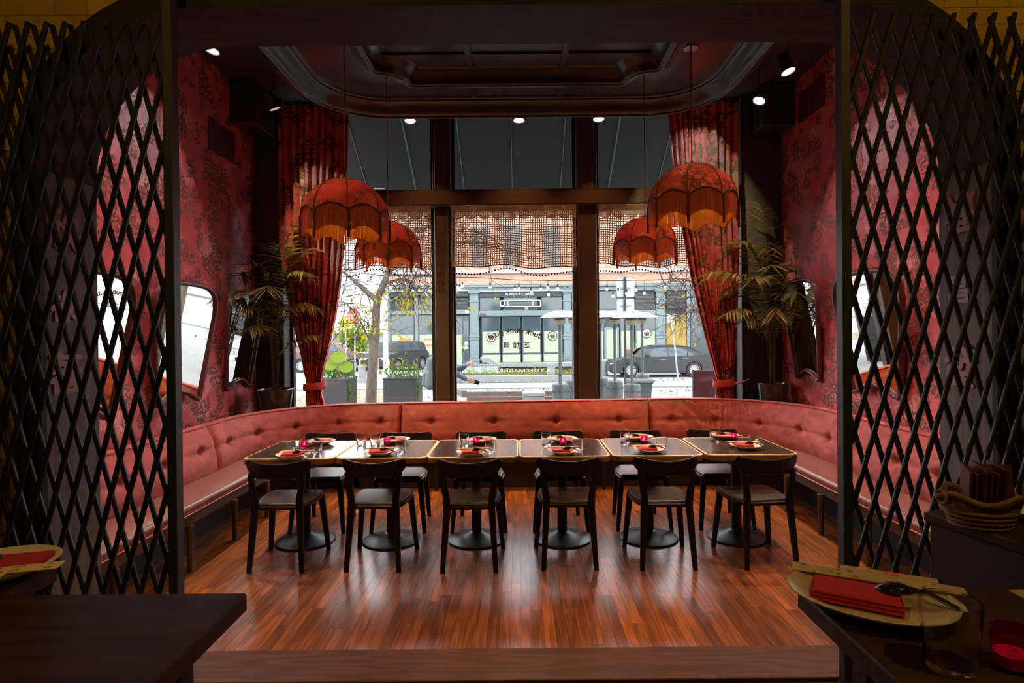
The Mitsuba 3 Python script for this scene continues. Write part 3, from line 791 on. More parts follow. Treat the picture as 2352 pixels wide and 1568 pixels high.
for i, (x, y, r) in enumerate(far):
    c = thing('dining_chair', f'black wooden chair on the window side of the tables, {ordn[i]}', 'chair', 'black chairs on the window side')
    put_chair(chair_parts, c, TR(x, y, 0, PI + r))

# ---------------------------------------------------------------- place settings
mat('china', pr((0.72, 0.66, 0.58), 0.25, 0.5, clearcoat=0.4, clearcoat_gloss=0.9))
mat('napkin', pr((0.42, 0.012, 0.022), 0.75, sheen=0.5))
mat('black_china', pr((0.012, 0.012, 0.013), 0.16, 0.6))
mat('glass', {'type': 'dielectric', 'int_ior': 1.48})
mat('candle_glass', {'type': 'thindielectric', 'int_ior': 1.5, 'specular_transmittance': rgb(.93, .16, .62)})
mat('wax', pr((0.85, 0.45, 0.45), 0.5))


def paper(p, n, uv):
    lf = leaf_field(uv.x, uv.y, 0.020, 31) * smoothstep(0.48, 0.55, noise(uv.x * 38, uv.y * 38, 4.0)) * smoothstep(0.004, 0.007, dr.abs(uv.y))
    return mix((0.70, 0.56, 0.30), (0.10, 0.14, 0.05), lf * 0.85)


mat('paper_sleeve', pr(proc(paper), 0.7))
mat('seal_red', pr((0.62, 0.14, 0.05), 0.6))

_plate = shape(lathe([(0, 0), (.062, 0), (.066, .003), (.075, .006), (.112, .024), (.125, .031), (.1255, .033), (.122, .0335), (.110, .029), (.078, .012), (.06, .010), (0, .010)], 48), 'china', 40)


def napkin_mesh(w=.135, d=.085):
    ms = []
    for k in range(3):
        z = .0105 + k * .0075
        ms.append(hull([(x * (w / 2 - .002 * k), y * (d / 2 - .001), z + h * .007) for x in (-1, 1) for y in (-.93, .93) for h in (0, 1)] + [(x * (w / 2 - .002 * k), y * (d / 2), z + .0035) for x in (-1, 1) for y in (-1, 1)]))
    return cat(ms)


_napkin = shape(napkin_mesh(), 'napkin')


def spoon_mesh():
    # upturned soup spoon: hollow bowl face down, handle sloping away
    secs = []
    for t in np.linspace(0, 1, 9):
        a = t * PI
        w, x = .024 * math.sin(a) ** .6 + .0005, -.034 + .068 * t
        zc = .014 * math.sin(a) ** .8 + .006 * t
        secs.append([(x, w * math.cos(q), zc * max(0, math.sin(q)) + (.002 if math.sin(q) >= 0 else 0) + .006 * t) for q in np.linspace(0, 2 * PI, 16, endpoint=False)])
    h = [(.03, 0, .016), (.05, 0, .013), (.08, 0, .004), (.108, 0, -.006)]
    hs = [[(x, .008 * (1 + .3 * k / 3) * math.cos(q), z + .004 * math.sin(q)) for q in np.linspace(0, 2 * PI, 8, endpoint=False)] for k, (x, y, z) in enumerate(h)]
    return cat(loft(secs), loft(hs))


_spoon = shape(spoon_mesh(), 'black_china', 50)
_sl = box(-.125, .125, -.0165, .0165, 0, .004, .0012)
_sleeve = shape(_sl, 'paper_sleeve', uv=np.stack([_sl[0][:, 0] + 1, _sl[0][:, 1]], 1))
_seal = shape(box(-.012, .012, -.006, .006, .004, .0044), 'seal_red')


def tumbler(h=.105, r=.043):
    return lathe([(0, 0), (r * .80, 0), (r * .83, .003), (r * .93, h * .5), (r, h - .001), (r - .001, h), (r - .0028, h - .001), (r * .93 - .003, h * .5), (r * .80 - .003, .012), (0, .010)], 36)


_tall, _short = shape(tumbler(), 'glass', 50), shape(tumbler(.085, .044), 'glass', 50)
_holder = shape(cat(lathe([(0, 0), (.024, 0), (.0265, .003), (.0285, .058), (.0275, .058), (.0255, .006), (0, .005)], 28)), 'candle_glass', 50)
_wax = shape(lathe([(0, .006), (.0235, .006), (.0245, .022), (.022, .023), (0, .0225)], 20), 'wax', 50)
_fl = lathe([(0, .024), (.0036, .029), (.0042, .033), (.0022, .042), (0, .050)], 10)
_flame = mikit.ply(_fl, None, True, emitter={'type': 'area', 'radiance': rgb(60, 32, 11)})


def setting(px, py, rz, rim, lab, spoon_side=1, flip=False, z=TZ + .001, scale=1.0, spoon_r=.5):
    """Plate whose rim centre is seen at (px, py)."""
    c = atz(px, py, z + .03)
    x, y = c[0], c[1]
    put('plate', _plate, to=TR(x, y, z, rz, scale), label=f'cream china plate {lab}', cat_='plate', group=rim)
    nx, ny = -.018 * math.cos(rz), -.018 * math.sin(rz)
    put('napkin', _napkin, to=TR(x + nx, y + ny, z + .0035, rz, scale), label=f'folded red napkin on the plate {lab}', cat_='napkin', group='folded red napkins')
    q = rz - spoon_r * (1 if not flip else 1)
    fx, fy = .02 * math.cos(rz) - .005 * math.sin(rz), .02 * math.sin(rz) + .005 * math.cos(rz)
    put('soup_spoon', _spoon, to=TR(x + fx, y + fy, z + .036, q, scale), label=f'black soup spoon on the plate {lab}', cat_='spoon', group='black soup spoons')
    a = rz + (.06 if not flip else -.04)
    sx, sy = -.075 * math.sin(rz) * 1.15, .075 * math.cos(rz) * 1.15
    k = thing('chopstick_sleeve', f'floral paper sleeve across the plate {lab}', 'chopstick sleeve', 'floral chopstick sleeves')
    put('sleeve', _sleeve, parent=k, to=TR(x + sx, y + sy, z + .034, a, scale))
    put('seal', _seal, parent=k, to=TR(x + sx + .055 * math.cos(a), y + sy + .055 * math.sin(a), z + .034, a, scale))


pn = [(674, 1042), (874, 1035), (1086, 1036), (1295, 1033), (1493, 1029), (1714, 1021)]
pf = [(735, 1012), (908, 1008), (1107, 1008), (1292, 1006), (1466, 1002), (1663, 998)]
for i in range(6):
    setting(*pn[i], [.06, .04, .05, 0, .02, -.08][i], 'plates on the near side', f'on the near side of the {tabn[i]}')
    setting(*pf[i], [.05, 0, .02, .02, .04, 0][i] + PI, 'plates on the window side', f'on the window side of the {tabn[i]}')
gl = [[(681, 1031, 1), (728, 1041, 0)], [(831, 1026.5, 1), (862, 1027, 1), (921, 1040, 0)], [(1066, 1027, 1), (1126, 1039, 0)], [(1255, 1025, 1), (1327, 1036, 0)], [(1435, 1020, 1), (1520, 1031, 0)], [(1641, 1016, 1), (1730, 1011, 0)]]
gn = ['left tall', 'right short']
for i, row in enumerate(gl):
    for k, (x, y, tall) in enumerate(row):
        c = atz(x, y - 3, TZ)
        nm = ('short clear tumbler right of the candle' if not tall else 'tall clear tumbler left of the candle') if len(row) == 2 else ('tall clear tumbler farthest left', 'tall clear tumbler next to the candle', 'short clear tumbler right of the candle')[k]
        put('tumbler', _tall if tall else _short, to=TR(c[0], c[1], TZ + .0025), label=f'{nm} on the {tabn[i]}', cat_='glass', group='clear tumblers')
for i, (x, y) in enumerate([(699, 1030), (889, 1024), (1093, 1023), (1293, 1023), (1479, 1019), (1685, 1012)]):
    c = atz(x, y - 2, TZ)
    t = thing('candle_holder', f'magenta glass candle holder with lit candle on the {tabn[i]}', 'candle holder', 'magenta candle holders')
    for nm, d in (('holder', _holder), ('candle', _wax), ('flame', _flame)):
        put(nm, d, parent=t, to=TR(c[0], c[1], TZ + .0025))
# ---------------------------------------------------------------- curtains (floral velvet, gathered and tied back)
def curtain(name_label, outer, inner, tie_z, tie_h, Y0, pleats, seed):
    """outer / inner: [(z, x), ...] edge curves from top to bottom."""
    k = thing('curtain', name_label, 'curtain', None)
    zs = np.concatenate([np.linspace(4.30, tie_z + tie_h, 70), np.linspace(tie_z + tie_h, tie_z, 8)[1:], np.linspace(tie_z, 0.72, 16)[1:]])
    nu = 44 * pleats // 4
    u = np.linspace(0, 1, nu)
    g = np.random.default_rng(seed)
    jit = np.cumsum(0.6 + 0.8 * g.random(pleats + 1)); jit = (jit - jit[0]) / (jit[-1] - jit[0])
    ph = np.interp(u, jit, np.arange(pleats + 1)) * 2 * PI
    P, UV = np.zeros((len(zs), nu, 3)), np.zeros((len(zs), nu, 2))
    amp0 = 0.35 + 0.65 * g.random(pleats + 1)
    A = np.interp(u, np.linspace(0, 1, pleats + 1), amp0)
    for i, z in enumerate(zs):
        xo = np.interp(-z, [-q[0] for q in outer], [q[1] for q in outer])
        xi = np.interp(-z, [-q[0] for q in inner], [q[1] for q in inner])
        w = abs(xi - xo)
        amp = min(0.085, 0.34 * w) * (0.55 + 0.45 * min(1, w / .6))
        drift = 0.6 * math.sin(z * 1.1 + seed) * np.sin(u * 5 + seed)
        fold = np.cos(ph + 0.35 * drift)
        uu = u + 0.35 / pleats * np.sin(ph + 0.35 * drift) * 0.6
        P[i, :, 0] = xo + (xi - xo) * uu
        P[i, :, 1] = Y0 - amp * A * fold + 0.02 * np.sin(u * 9 + z * 2)
        P[i, :, 2] = z
        UV[i, :, 0] = u * 1.15 + seed
        UV[i, :, 1] = z
    put('drape', grid(P), 'curtain', k, True, uv=UV.reshape(-1, 2))
    xo = np.interp(-tie_z, [-q[0] for q in outer], [q[1] for q in outer]); xi = np.interp(-tie_z, [-q[0] for q in inner], [q[1] for q in inner])
    cx, rx = (xo + xi) / 2, abs(xi - xo) / 2 + .022
    a = np.linspace(0, 2 * PI, 40, endpoint=False)
    secs = []
    for q in a:
        c = np.array([cx + rx * math.cos(q), Y0 + .085 * math.sin(q), tie_z + tie_h / 2 + .012 * math.cos(q)])
        n = np.array([math.cos(q), math.sin(q), 0])
        secs.append([c + n * dx + np.array([0, 0, dz]) for dx, dz in ((-.006, -tie_h * .7), (.008, -tie_h * .68), (.014, 0), (.008, tie_h * .68), (-.006, tie_h * .7))])
    secs.append(secs[0])
    uvb = np.stack([np.repeat(np.linspace(0, .6, 41), 5), np.tile(np.linspace(0, .1, 5), 41)], 1)
    put('tieback', loft(secs, cap=False), 'curtain', k, True, uv=uvb)
    return k, cx, rx


kl, cx, rx = curtain('red floral curtain left of the window, tied back low above the banquette', [(4.3, -2.735), (2.7, -2.72), (1.9, -2.60), (1.45, -2.50), (1.12, -2.45), (1.0, -2.46), (.72, -2.44)],
                     [(4.3, -1.90), (3.4, -1.94), (2.7, -1.99), (2.3, -2.03), (1.9, -2.09), (1.55, -2.17), (1.3, -2.235), (1.12, -2.27), (1.0, -2.26), (.72, -2.20)], 1.055, .06, 6.62, 10, 3)
kr, cx2, rx2 = curtain('red floral curtain right of the window, tied back low above the banquette', [(4.3, 2.53), (2.7, 2.52), (1.9, 2.50), (1.45, 2.49), (1.12, 2.45), (1.0, 2.46), (.72, 2.49)],
                       [(4.3, 1.71), (3.4, 1.79), (2.7, 1.91), (2.3, 1.98), (1.9, 2.07), (1.55, 2.15), (1.3, 2.22), (1.12, 2.27), (1.0, 2.26), (.72, 2.22)], 1.055, .06, 6.62, 10, 8)
tl = tube([(cx2 + rx2 - .02, 6.56, 1.075), (cx2 + rx2 + .05, 6.54, 1.09), (cx2 + rx2 + .14, 6.53, 1.135)], [.018, .02, .006], 8, flat=(1, .5))
put('tie_end', tl, 'curtain', kr, True, uv=tl[0][:, [0, 2]])

# ---------------------------------------------------------------- crochet valances
mat('crochet', pr((0.36, 0.29, 0.20), 0.9))
mat('pompom', pr((0.035, 0.008, 0.012), 0.9))


def valance(x0, x1, label):
    k = thing('crochet_valance', label, 'valance', 'crochet valances in the lower windows')
    Y, zt, zb, p = 6.735, 3.165, 2.46, 0.0262
    w = x1 - x0
    sag = lambda x: 0.018 * math.sin((x - x0) / w * PI * 2.3 + x0) + 0.012 * math.sin((x - x0) / w * PI * 5 + 1)
    wave = lambda x, z: Y + 0.012 * math.sin(x * 11 + x0) * (zt - z) / .7
    nx, nz = int(w / p), int((zt - zb) / p)
    ms = []
    def ribbon(pts, hw, ax):
        pts = np.array(pts)
        o = np.zeros(3); o[ax] = hw
        d = np.array([0, .002, 0])
        return loft([[q - o, q - d, q + o, q + d] for q in pts], cap=False)
    for i in range(nx + 1):
        x = x0 + w * i / nx
        ms.append(ribbon([(x + .004 * math.sin(z * 9 + i), wave(x, z), z + sag(x) * (zt - z) / .7) for z in np.linspace(zt, zb, 8)], .0045, 0))
    for j in range(nz + 1):
        z = zt - (zt - zb) * j / nz
        ms.append(ribbon([(x, wave(x, z), z + sag(x) * (zt - z) / .7) for x in np.linspace(x0, x1, 26)], .0045, 2))
    put('net', cat(ms), 'crochet', k, kind='stuff')
    # scalloped heading, a second and closer layer
    ms = []
    n2 = int(w / .0125)
    for i in range(n2 + 1):
        x = x0 + w * i / n2
        s = abs(math.sin((x - x0) / .155 * PI))
        ms.append(ribbon([(x, Y - .014, zt), (x, Y - .014, zt - .105 - .052 * s ** .7)], .0036, 0))
    for j in range(14):
        z = zt - .012 * j
        cut = [x for x in np.linspace(x0, x1, 120) if .105 + .052 * abs(math.sin((x - x0) / .155 * PI)) ** .7 >= .012 * j]
        run = []
        for x in cut:
            if run and x - run[-1] > w / 119 * 1.5:
                if len(run) > 1: ms.append(ribbon([(q, Y - .014, z) for q in (run[0], run[-1])], .0034, 2))
                run = []
            run.append(x)
        if len(run) > 1: ms.append(ribbon([(q, Y - .014, z) for q in (run[0], run[-1])], .0034, 2))
    put('heading', cat(ms), 'crochet', k, label='scalloped heading', kind='stuff')
    put('rod', tube([(x0 - .01, Y, zt + .006), (x1 + .01, Y, zt + .006)], .007, 8), 'crochet', k)
    zl = lambda x: zb + sag(x) * 1.0
    put('hem_cord', tube([(x, wave(x, zb), zl(x) - .004) for x in np.linspace(x0, x1, 40)], .0045, 6), 'pompom', k, True)
    xs = np.linspace(x0 + .012, x1 - .012, int(w / .034))
    ln = .062 + .022 * np.array([math.sin(x * 7 + x0) for x in xs])
    put('fringe', cat([tube([(x, wave(x, zb), zl(x) - .004), (x + .003, wave(x, zb), zl(x) - l)], .0016, 4, caps=False) for x, l in zip(xs, ln)]), 'crochet', k, kind='stuff')
    ball = trimesh.creation.icosphere(1, .0105)
    for q in np.linspace(0, len(xs) - 1, len(xs)).astype(int):
        pass
    put('pompom', cat([(np.array(ball.vertices) + (x + .003, wave(x, zb), zl(x) - l - .009), np.array(ball.faces)) for x, l in zip(xs, ln)]), 'pompom', k, True, kind='stuff', label='row of small burgundy pompoms')


valance(-2.20, -1.02, 'tan crochet valance with pompoms in the left window')
valance(-0.775, 0.675, 'tan crochet valance with pompoms in the wide middle window')
valance(0.945, 2.05, 'tan crochet valance with pompoms in the right window')

# ---------------------------------------------------------------- fringed pendant lamps
mat('shade', {'type': 'principledthin', 'base_color': proc(floral), 'roughness': .8, 'diff_trans': .34, 'spec_trans': 0.0})
mat('shade_trim', pr((0.10, 0.018, 0.015), 0.8))
mat('fringe_thread', {'type': 'principledthin', 'base_color': rgb(.88, .36, .06), 'roughness': .7, 'diff_trans': .16, 'spec_trans': 0.0})
mat('fringe_outer', pr((0.34, 0.055, 0.030), 0.7))
mat('cord', pr((0.16, 0.02, 0.02), 0.7))


def pendant(x, y, z_top, rot, label):
    t = thing('pendant_lamp', label, 'pendant lamp', 'fringed dome pendants')
    R, H = 0.280, 0.245
    # dome in eight gores, scalloped lower edge between the ribs
    na, nz = 97, 22
    a = np.linspace(0, 2 * PI, na)
    scal = 0.045 * np.abs(np.sin(4 * (a - rot)))
    P, UV = np.zeros((nz, na, 3)), np.zeros((nz, na, 2))
    for i in range(nz):
        q = i / (nz - 1)
        th = 0.16 + (PI / 2 * 1.02 - 0.16) * q
        r = R * math.sin(th)
        zz = H * (math.cos(th) / math.cos(0.16))
        gore = 1 - 0.035 * math.sin(th) * np.abs(np.sin(4 * (a - rot))) ** 2 * (1 if q < .98 else 1)
        zz = zz + scal * q ** 3
        P[i, :, 0], P[i, :, 1], P[i, :, 2] = x + r * gore * np.cos(a), y + r * gore * np.sin(a), z_top - H + zz
        UV[i, :, 0], UV[i, :, 1] = th * R * np.cos(a) * .9 + x * 3 + y, th * R * np.sin(a) * .9 + x
    put('shade', grid(P), 'shade', t, True, uv=UV.reshape(-1, 2))
    ribs = []
    for k in range(8):
        j = np.argmin(np.abs(a - (rot + k * PI / 4) % (2 * PI)))
        rib = put('rib', tube([P[i, j] + (P[i, j] - (x, y, P[i, j][2])) * .006 for i in range(nz)], .0035, 6), 'shade_trim', t, True)
    put('top_ring', lathe([(.0, .0), (.052, .0), (.054, .004), (.050, .010), (.012, .012), (.010, .03), (0, .03)], 24, (x, y, z_top - .004)), 'shade_trim', t, 40)
    put('scallop_trim', tube([P[-1, i] + (P[-1, i] - (x, y, P[-1, i][2])) * .01 for i in range(na)], .0065, 6, caps=False), 'shade_trim', t, True)
    g = np.random.default_rng(int(1000 * (x + 3) + y))
    for nth, dr_, fm, lab in ((430, 0.0, 'fringe_outer', 'long dark red thread fringe'), (330, .011, 'fringe_thread', 'orange thread lining of the fringe')):
      th = []
      for q in np.arange(0, 2 * PI, 2 * PI / nth):
        s = abs(math.sin(4 * (q - rot)))
        r = R * (1 - .035 * s * s) - dr_
        z0, L = z_top - H + .045 * s - .006, .138 + .006 * g.random()
        dx, dy = x + r * math.cos(q), y + r * math.sin(q)
        tx, ty = -math.sin(q) * .0018, math.cos(q) * .0018
        nx_, ny_ = math.cos(q) * .0007, math.sin(q) * .0007
        sw = .004 * (g.random() - .5)
        th.append((np.array([(dx - tx, dy - ty, z0), (dx + nx_, dy + ny_, z0), (dx + tx, dy + ty, z0), (dx - tx + sw, dy - ty, z0 - L), (dx + nx_ + sw, dy + ny_, z0 - L), (dx + tx + sw, dy + ty, z0 - L)]),
                   np.array([(0, 1, 4), (0, 4, 3), (1, 2, 5), (1, 5, 4), (2, 0, 3), (2, 3, 5)])))
      put('fringe', cat(th), fm, t, kind='stuff', label=lab)
    for k in range(8):
        q = rot + k * PI / 4
        put('tassel', lathe([(0, -.178), (.0095, -.178), (.0075, -.05), (.006, -.04), (.009, -.03), (.008, -.012), (.004, -.006), (0, 0)], 10, (x + (R + .008) * math.cos(q), y + (R + .008) * math.sin(q), z_top - H - .004)), 'shade_trim', t, 40)
    put('cord', tube([(x, y, z_top + .02), (x, y, 4.0)], .0042, 6), 'cord', t, True)
    put('canopy', lathe([(0, 3.972), (.012, 3.974), (.05, 3.988), (.055, 4.0), (0, 4.0)], 24, (x, y, 0)), 'shade_trim', t, 40)
    put('socket', lathe([(0, 0), (.02, 0), (.022, .05), (.012, .075), (0, .08)], 16, (x, y, z_top - .10)), 'shade_trim', t, 40)
    put('bulb', shape(lathe([(0, -.075), (.018, -.07), (.030, -.045), (.030, -.03), (.018, -.005), (.013, 0), (0, 0)], 16, (x, y, z_top - .10)), 'lens_rim', True, emitter={'type': 'area', 'radiance': rgb(120, 66, 22)}), parent=t)


pendant(-1.155, 3.86, 2.705, .35, 'fringed floral dome pendant lamp on the left, nearer of the two')
pendant(-1.165, 5.16, 2.68, .2, 'fringed floral dome pendant lamp on the left, by the window')
pendant(1.150, 3.80, 2.765, .42, 'fringed floral dome pendant lamp on the right, nearer of the two')
pendant(1.140, 5.16, 2.695, .1, 'fringed floral dome pendant lamp on the right, by the window')

# ---------------------------------------------------------------- mirrors, leaning from the side walls
mat('mirror_frame', pr((0.075, 0.018, 0.024), 0.32, 0.5, clearcoat=0.3))


def mirror(side, yc, z0, w, h, label, lean=0.115, yaw=0.095):
    """Tapered mirror with a domed top and a cusped foot; drawn in (u, v), u along the wall."""
    t = thing('wall_mirror', label, 'mirror', 'burgundy framed mirrors along the walls')
    top = [(w / 2 * math.cos(a) * (1 if True else 1), h * .80 + h * .20 * math.sin(a)) for a in np.linspace(0, PI, 25)]
    top = [(math.copysign(abs(math.cos(a)) ** .62, math.cos(a)) * w / 2, h * .74 + h * .26 * math.sin(a) ** .62) for a in np.linspace(0.0, PI, 41)]
    bw = w / 2 - .13
    foot = [(-bw, .0), (-bw * .75, .018), (-bw * .4, .072), (0, .098), (bw * .4, .072), (bw * .75, .018), (bw, .0)]
    pl = Polygon(top + foot).buffer(-.03).buffer(.045).buffer(-.015)
    fr = pl.difference(pl.buffer(-.042))
    n = 160
    m = moulding(pl, [(0.0, 0.0), (-0.004, .012), (0.0, .030), (.012, .040), (.026, .040), (.036, .034), (.042, .022), (.042, .006)], n)
    glass = prism(pl.buffer(-.040), .004)
    glass = (glass[0] + (0, 0, .012), glass[1])
    back = prism(pl.buffer(-.006), .006)
    ang = math.atan2(lean, h)
    def place(mm):
        v = mm[0]
        u_, v_, d_ = v[:, 0], v[:, 1], v[:, 2]
        out = d_ * math.cos(ang) + v_ * math.sin(ang) + .006
        up = z0 + v_ * math.cos(ang) - d_ * math.sin(ang)
        out = out + (u_ + w / 2) * math.sin(yaw)
        V = np.stack([side * (WX - out), yc + u_ * math.cos(yaw), up], 1)
        return V, (mm[1][:, ::-1] if side < 0 else mm[1])
    put('frame', cat(place(m), place(back)), 'mirror_frame', t, 50)
    put('mirror_glass', place(glass), 'mirror', t)


mirror(-1, 3.90, 1.06, .84, 1.09, 'burgundy framed mirror on the left wall, nearest the gate')
mirror(-1, 5.06, 1.07, .84, 1.09, 'burgundy framed mirror on the left wall, in the middle')
mirror(-1, 6.22, 1.09, .80, 1.07, 'burgundy framed mirror on the left wall, behind the potted palm', yaw=0.0)
mirror(1, 4.84, 1.10, .84, 1.09, 'burgundy framed mirror on the right wall, seen through the scissor gate')
mirror(1, 6.07, 1.14, .78, 1.09, 'burgundy framed mirror on the right wall, behind the potted palm', yaw=-0.02)

# ---------------------------------------------------------------- air vents
mat('vent', pr((0.05, 0.015, 0.016), 0.5))
for side, ya, yb, za, zb, lab in ((-1, 5.72, 6.24, 3.53, 3.86, 'dark louvred air vent high on the left wall'), (1, 5.74, 6.25, 3.92, 4.24, 'dark louvred air vent high on the right wall')):
    k = thing('air_vent', lab, 'air vent')
    def bx(y0, y1, z0, z1, t):
        a, b = sorted((side * WX, side * (WX - t)))
        return box(a, b, y0, y1, z0, z1)
    put('frame', cat(bx(ya, ya + .03, za, zb, .014), bx(yb - .03, yb, za, zb, .014), bx(ya, yb, za, za + .03, .014), bx(ya, yb, zb - .03, zb, .014), bx(ya, yb, za, zb, .002)), 'vent', k)
    for q in np.linspace(za + .045, zb - .045, 13):
        put('slat', bx(ya + .03, yb - .03, q, q + .008, .009), 'vent', k)

# ---------------------------------------------------------------- potted palms on the ledge
mat('leaf', {'type': 'principledthin', 'base_color': rgb(.15, .15, .055), 'roughness': .45, 'diff_trans': .5, 'spec_trans': 0.0, 'eta': 1.4})
mat('leaf_dry', {'type': 'principledthin', 'base_color': rgb(.46, .33, .14), 'roughness': .5, 'diff_trans': .4, 'spec_trans': 0.0, 'eta': 1.4})
mat('stem', pr((0.07, 0.075, 0.03), 0.6))
mat('pot_glaze', pr((0.030, 0.036, 0.037), 0.16, 0.6, clearcoat=0.5, clearcoat_gloss=0.92))
mat('soil', pr((0.03, 0.022, 0.016), 0.95))


def leaflet():
    P = []
    for t in np.linspace(0, 1, 7):
        w = .5 * (math.sin(PI * min(1, t * 1.02 + .06)) ** .8) * (1 - .25 * t) + .02
        z = -.10 * t * t
        P.append([(t, -w * .055, z + .018 * w), (t, 0, z - .012 * w), (t, w * .055, z + .018 * w)])
    return grid(np.array(P))


_lf = [shape(leaflet(), 'leaf', True), shape(leaflet(), 'leaf_dry', True)]


def palm(x, y, z, r, h, label, fronds, seed, pot_r, pot_h):
    t = thing('potted_palm', label, 'potted plant')
    g = np.random.default_rng(seed)
    put('pot', lathe([(0, 0), (pot_r * .66, 0), (pot_r * .70, .008), (pot_r * .97, pot_h - .01), (pot_r, pot_h), (pot_r * .97, pot_h + .004), (pot_r * .93, pot_h - .002), (pot_r * .88, pot_h - .05), (0, pot_h - .05)], 40, (x, y, z)), 'pot_glaze', t, 40)
    put('soil', lathe([(0, pot_h - .03), (pot_r * .86, pot_h - .045), (pot_r * .88, pot_h - .055), (0, pot_h - .06)], 20, (x, y, z)), 'soil', t)
    for az, H0, reach, drop, L in fronds:
        # stem rises, then arches outward
        d = np.array([math.cos(az), math.sin(az), 0])
        b = np.array([x + .05 * d[0] * g.random(), y + .05 * d[1] * g.random(), z + pot_h - .04])
        n = 26
        pts = []
        for q in np.linspace(0, 1, n):
            out = reach * (0.10 * q + 0.90 * max(0, (q - .35) / .65) ** 1.7)
            up = H0 * (1 - (1 - q) ** 1.35) - drop * max(0, (q - .55) / .45) ** 2
            pts.append(b + d * out + np.array([0, 0, up]))
        pts = np.array(pts)
        pts[:, 0] = np.clip(pts[:, 0], -2.98, 2.98)
        pts[:, 1] = np.minimum(pts[:, 1], 6.62)
        f = put('frond', tube(pts, np.linspace(.0065, .0016, n), 5), 'stem', t, True)
        T_ = np.gradient(pts, axis=0); T_ /= np.linalg.norm(T_, axis=1, keepdims=True)
        m = int(16 + 5 * g.random())
        for k in range(m):
            q = .50 + .49 * k / (m - 1)
            i = q * (n - 1); i0 = int(min(i, n - 2)); fr_ = i - i0
            p = pts[i0] * (1 - fr_) + pts[i0 + 1] * fr_
            tg = T_[i0]
            side = np.cross(tg, [0, 0, 1.0]); side /= np.linalg.norm(side) + 1e-9
            for s in (-1, 1):
                ll = L * (0.55 + 0.45 * math.sin(PI * (q - .46) / .56)) * (.85 + .3 * g.random())
                dirn = tg * (.55 + .5 * (q - .5)) + side * s * (.95 - .5 * (q - .5)) + np.array([0, 0, -.22 - .35 * g.random()])
                dirn /= np.linalg.norm(dirn)
                tip = p + dirn * ll
                if abs(tip[0]) > 3.03 or tip[1] > 6.67:
                    continue
                up = np.array([0, 0, 1.0]) - dirn * dirn[2]; up /= np.linalg.norm(up)
                yv = np.cross(up, dirn)
                Rm = np.eye(4)
                Rm[:3, 0], Rm[:3, 1], Rm[:3, 2], Rm[:3, 3] = dirn * ll, yv * ll * 2.2, up * ll * 1.4, p
                put('leaflet', _lf[int(g.random() < .22)], parent=f, to=T4(Rm))


FL = [(2.2, 1.45, .34, .22, .34), (3.9, 1.30, .42, .26, .34), (0.3, 1.75, .44, .12, .34), (-.6, 1.55, .52, .24, .33), (-1.3, 1.40, .55, .30, .34), (-2.1, 1.35, .62, .30, .34), (-1.75, 1.6, .40, .2, .32), (4.4, 1.15, .5, .25, .30), (-.15, .72, .48, .08, .26), (-1.7, .95, .45, .25, .26), (.9, 1.9, .22, .0, .30), (-.9, 1.15, .42, .22, .28), (-2.6, 1.55, .5, .25, .34), (-1.0, 1.75, .34, .15, .32), (-.3, 1.2, .5, .25, .30), (-1.5, 1.15, .3, .15, .28)]
palm(-2.73, 6.43, .702, 0, 0, 'potted palm with feathery fronds by the left curtain', FL, 5, .195, .375)
FR = [(3.35, 1.50, .80, .24, .36), (2.75, 1.25, .52, .2, .32), (-1.5, 1.25, .48, .24, .33), (-.9, 1.15, .28, .22, .28), (-2.3, 1.45, .56, .28, .34), (1.9, 2.05, .12, .0, .28), (-1.9, 1.1, .52, .28, .32), (3.65, 1.05, .72, .24, .30), (4.3, 1.0, .5, .22, .30), (-1.15, 1.5, .36, .2, .32), (-2.7, 1.75, .45, .15, .33), (3.0, 1.75, .36, .1, .32), (-2.0, 1.5, .4, .2, .34), (-2.5, 1.0, .5, .25, .32), (-1.3, 1.7, .3, .1, .3), (4.0, 1.35, .5, .2, .32)]
palm(2.83, 6.42, .702, 0, 0, 'potted palm with drooping fronds by the right curtain', FR, 11, .165, .39)
# a candle sconce peeps out behind the left palm
k = thing('wall_sconce', 'small pale candle light on the wall behind the left palm', 'wall lamp')
p = at(612, 634, 6.66)
put('candle', lathe([(0, 0), (.026, 0), (.028, .004), (.028, .10), (.024, .104), (0, .10)], 16, (p[0], p[1], p[2] - .05)), 'china', k, 40)
put('bracket', box(p[0] - .012, p[0] + .012, p[1], 6.70, p[2] - .07, p[2] - .05), 'black', k)
# ring downlight in the coffered panel
k = thing('ceiling_downlight', 'small round downlight in the right part of the coffered panel', 'ceiling light')
p = at(1586, 119, 4.72)
put('ring', lathe([(.040, 3.985), (.055, 3.985), (.058, 3.995), (.058, 4.0), (.040, 4.0)], 28, (p[0], p[1], 0)), 'lens_rim', k, 40)
put('lens', shape((lambda v: v)(lathe([(0, 3.990), (.040, 3.990)], 24, (p[0], p[1], 0))), 'lens_rim', emitter={'type': 'area', 'radiance': rgb(.9, .55, .35)}, flip_normals=True), parent=k)
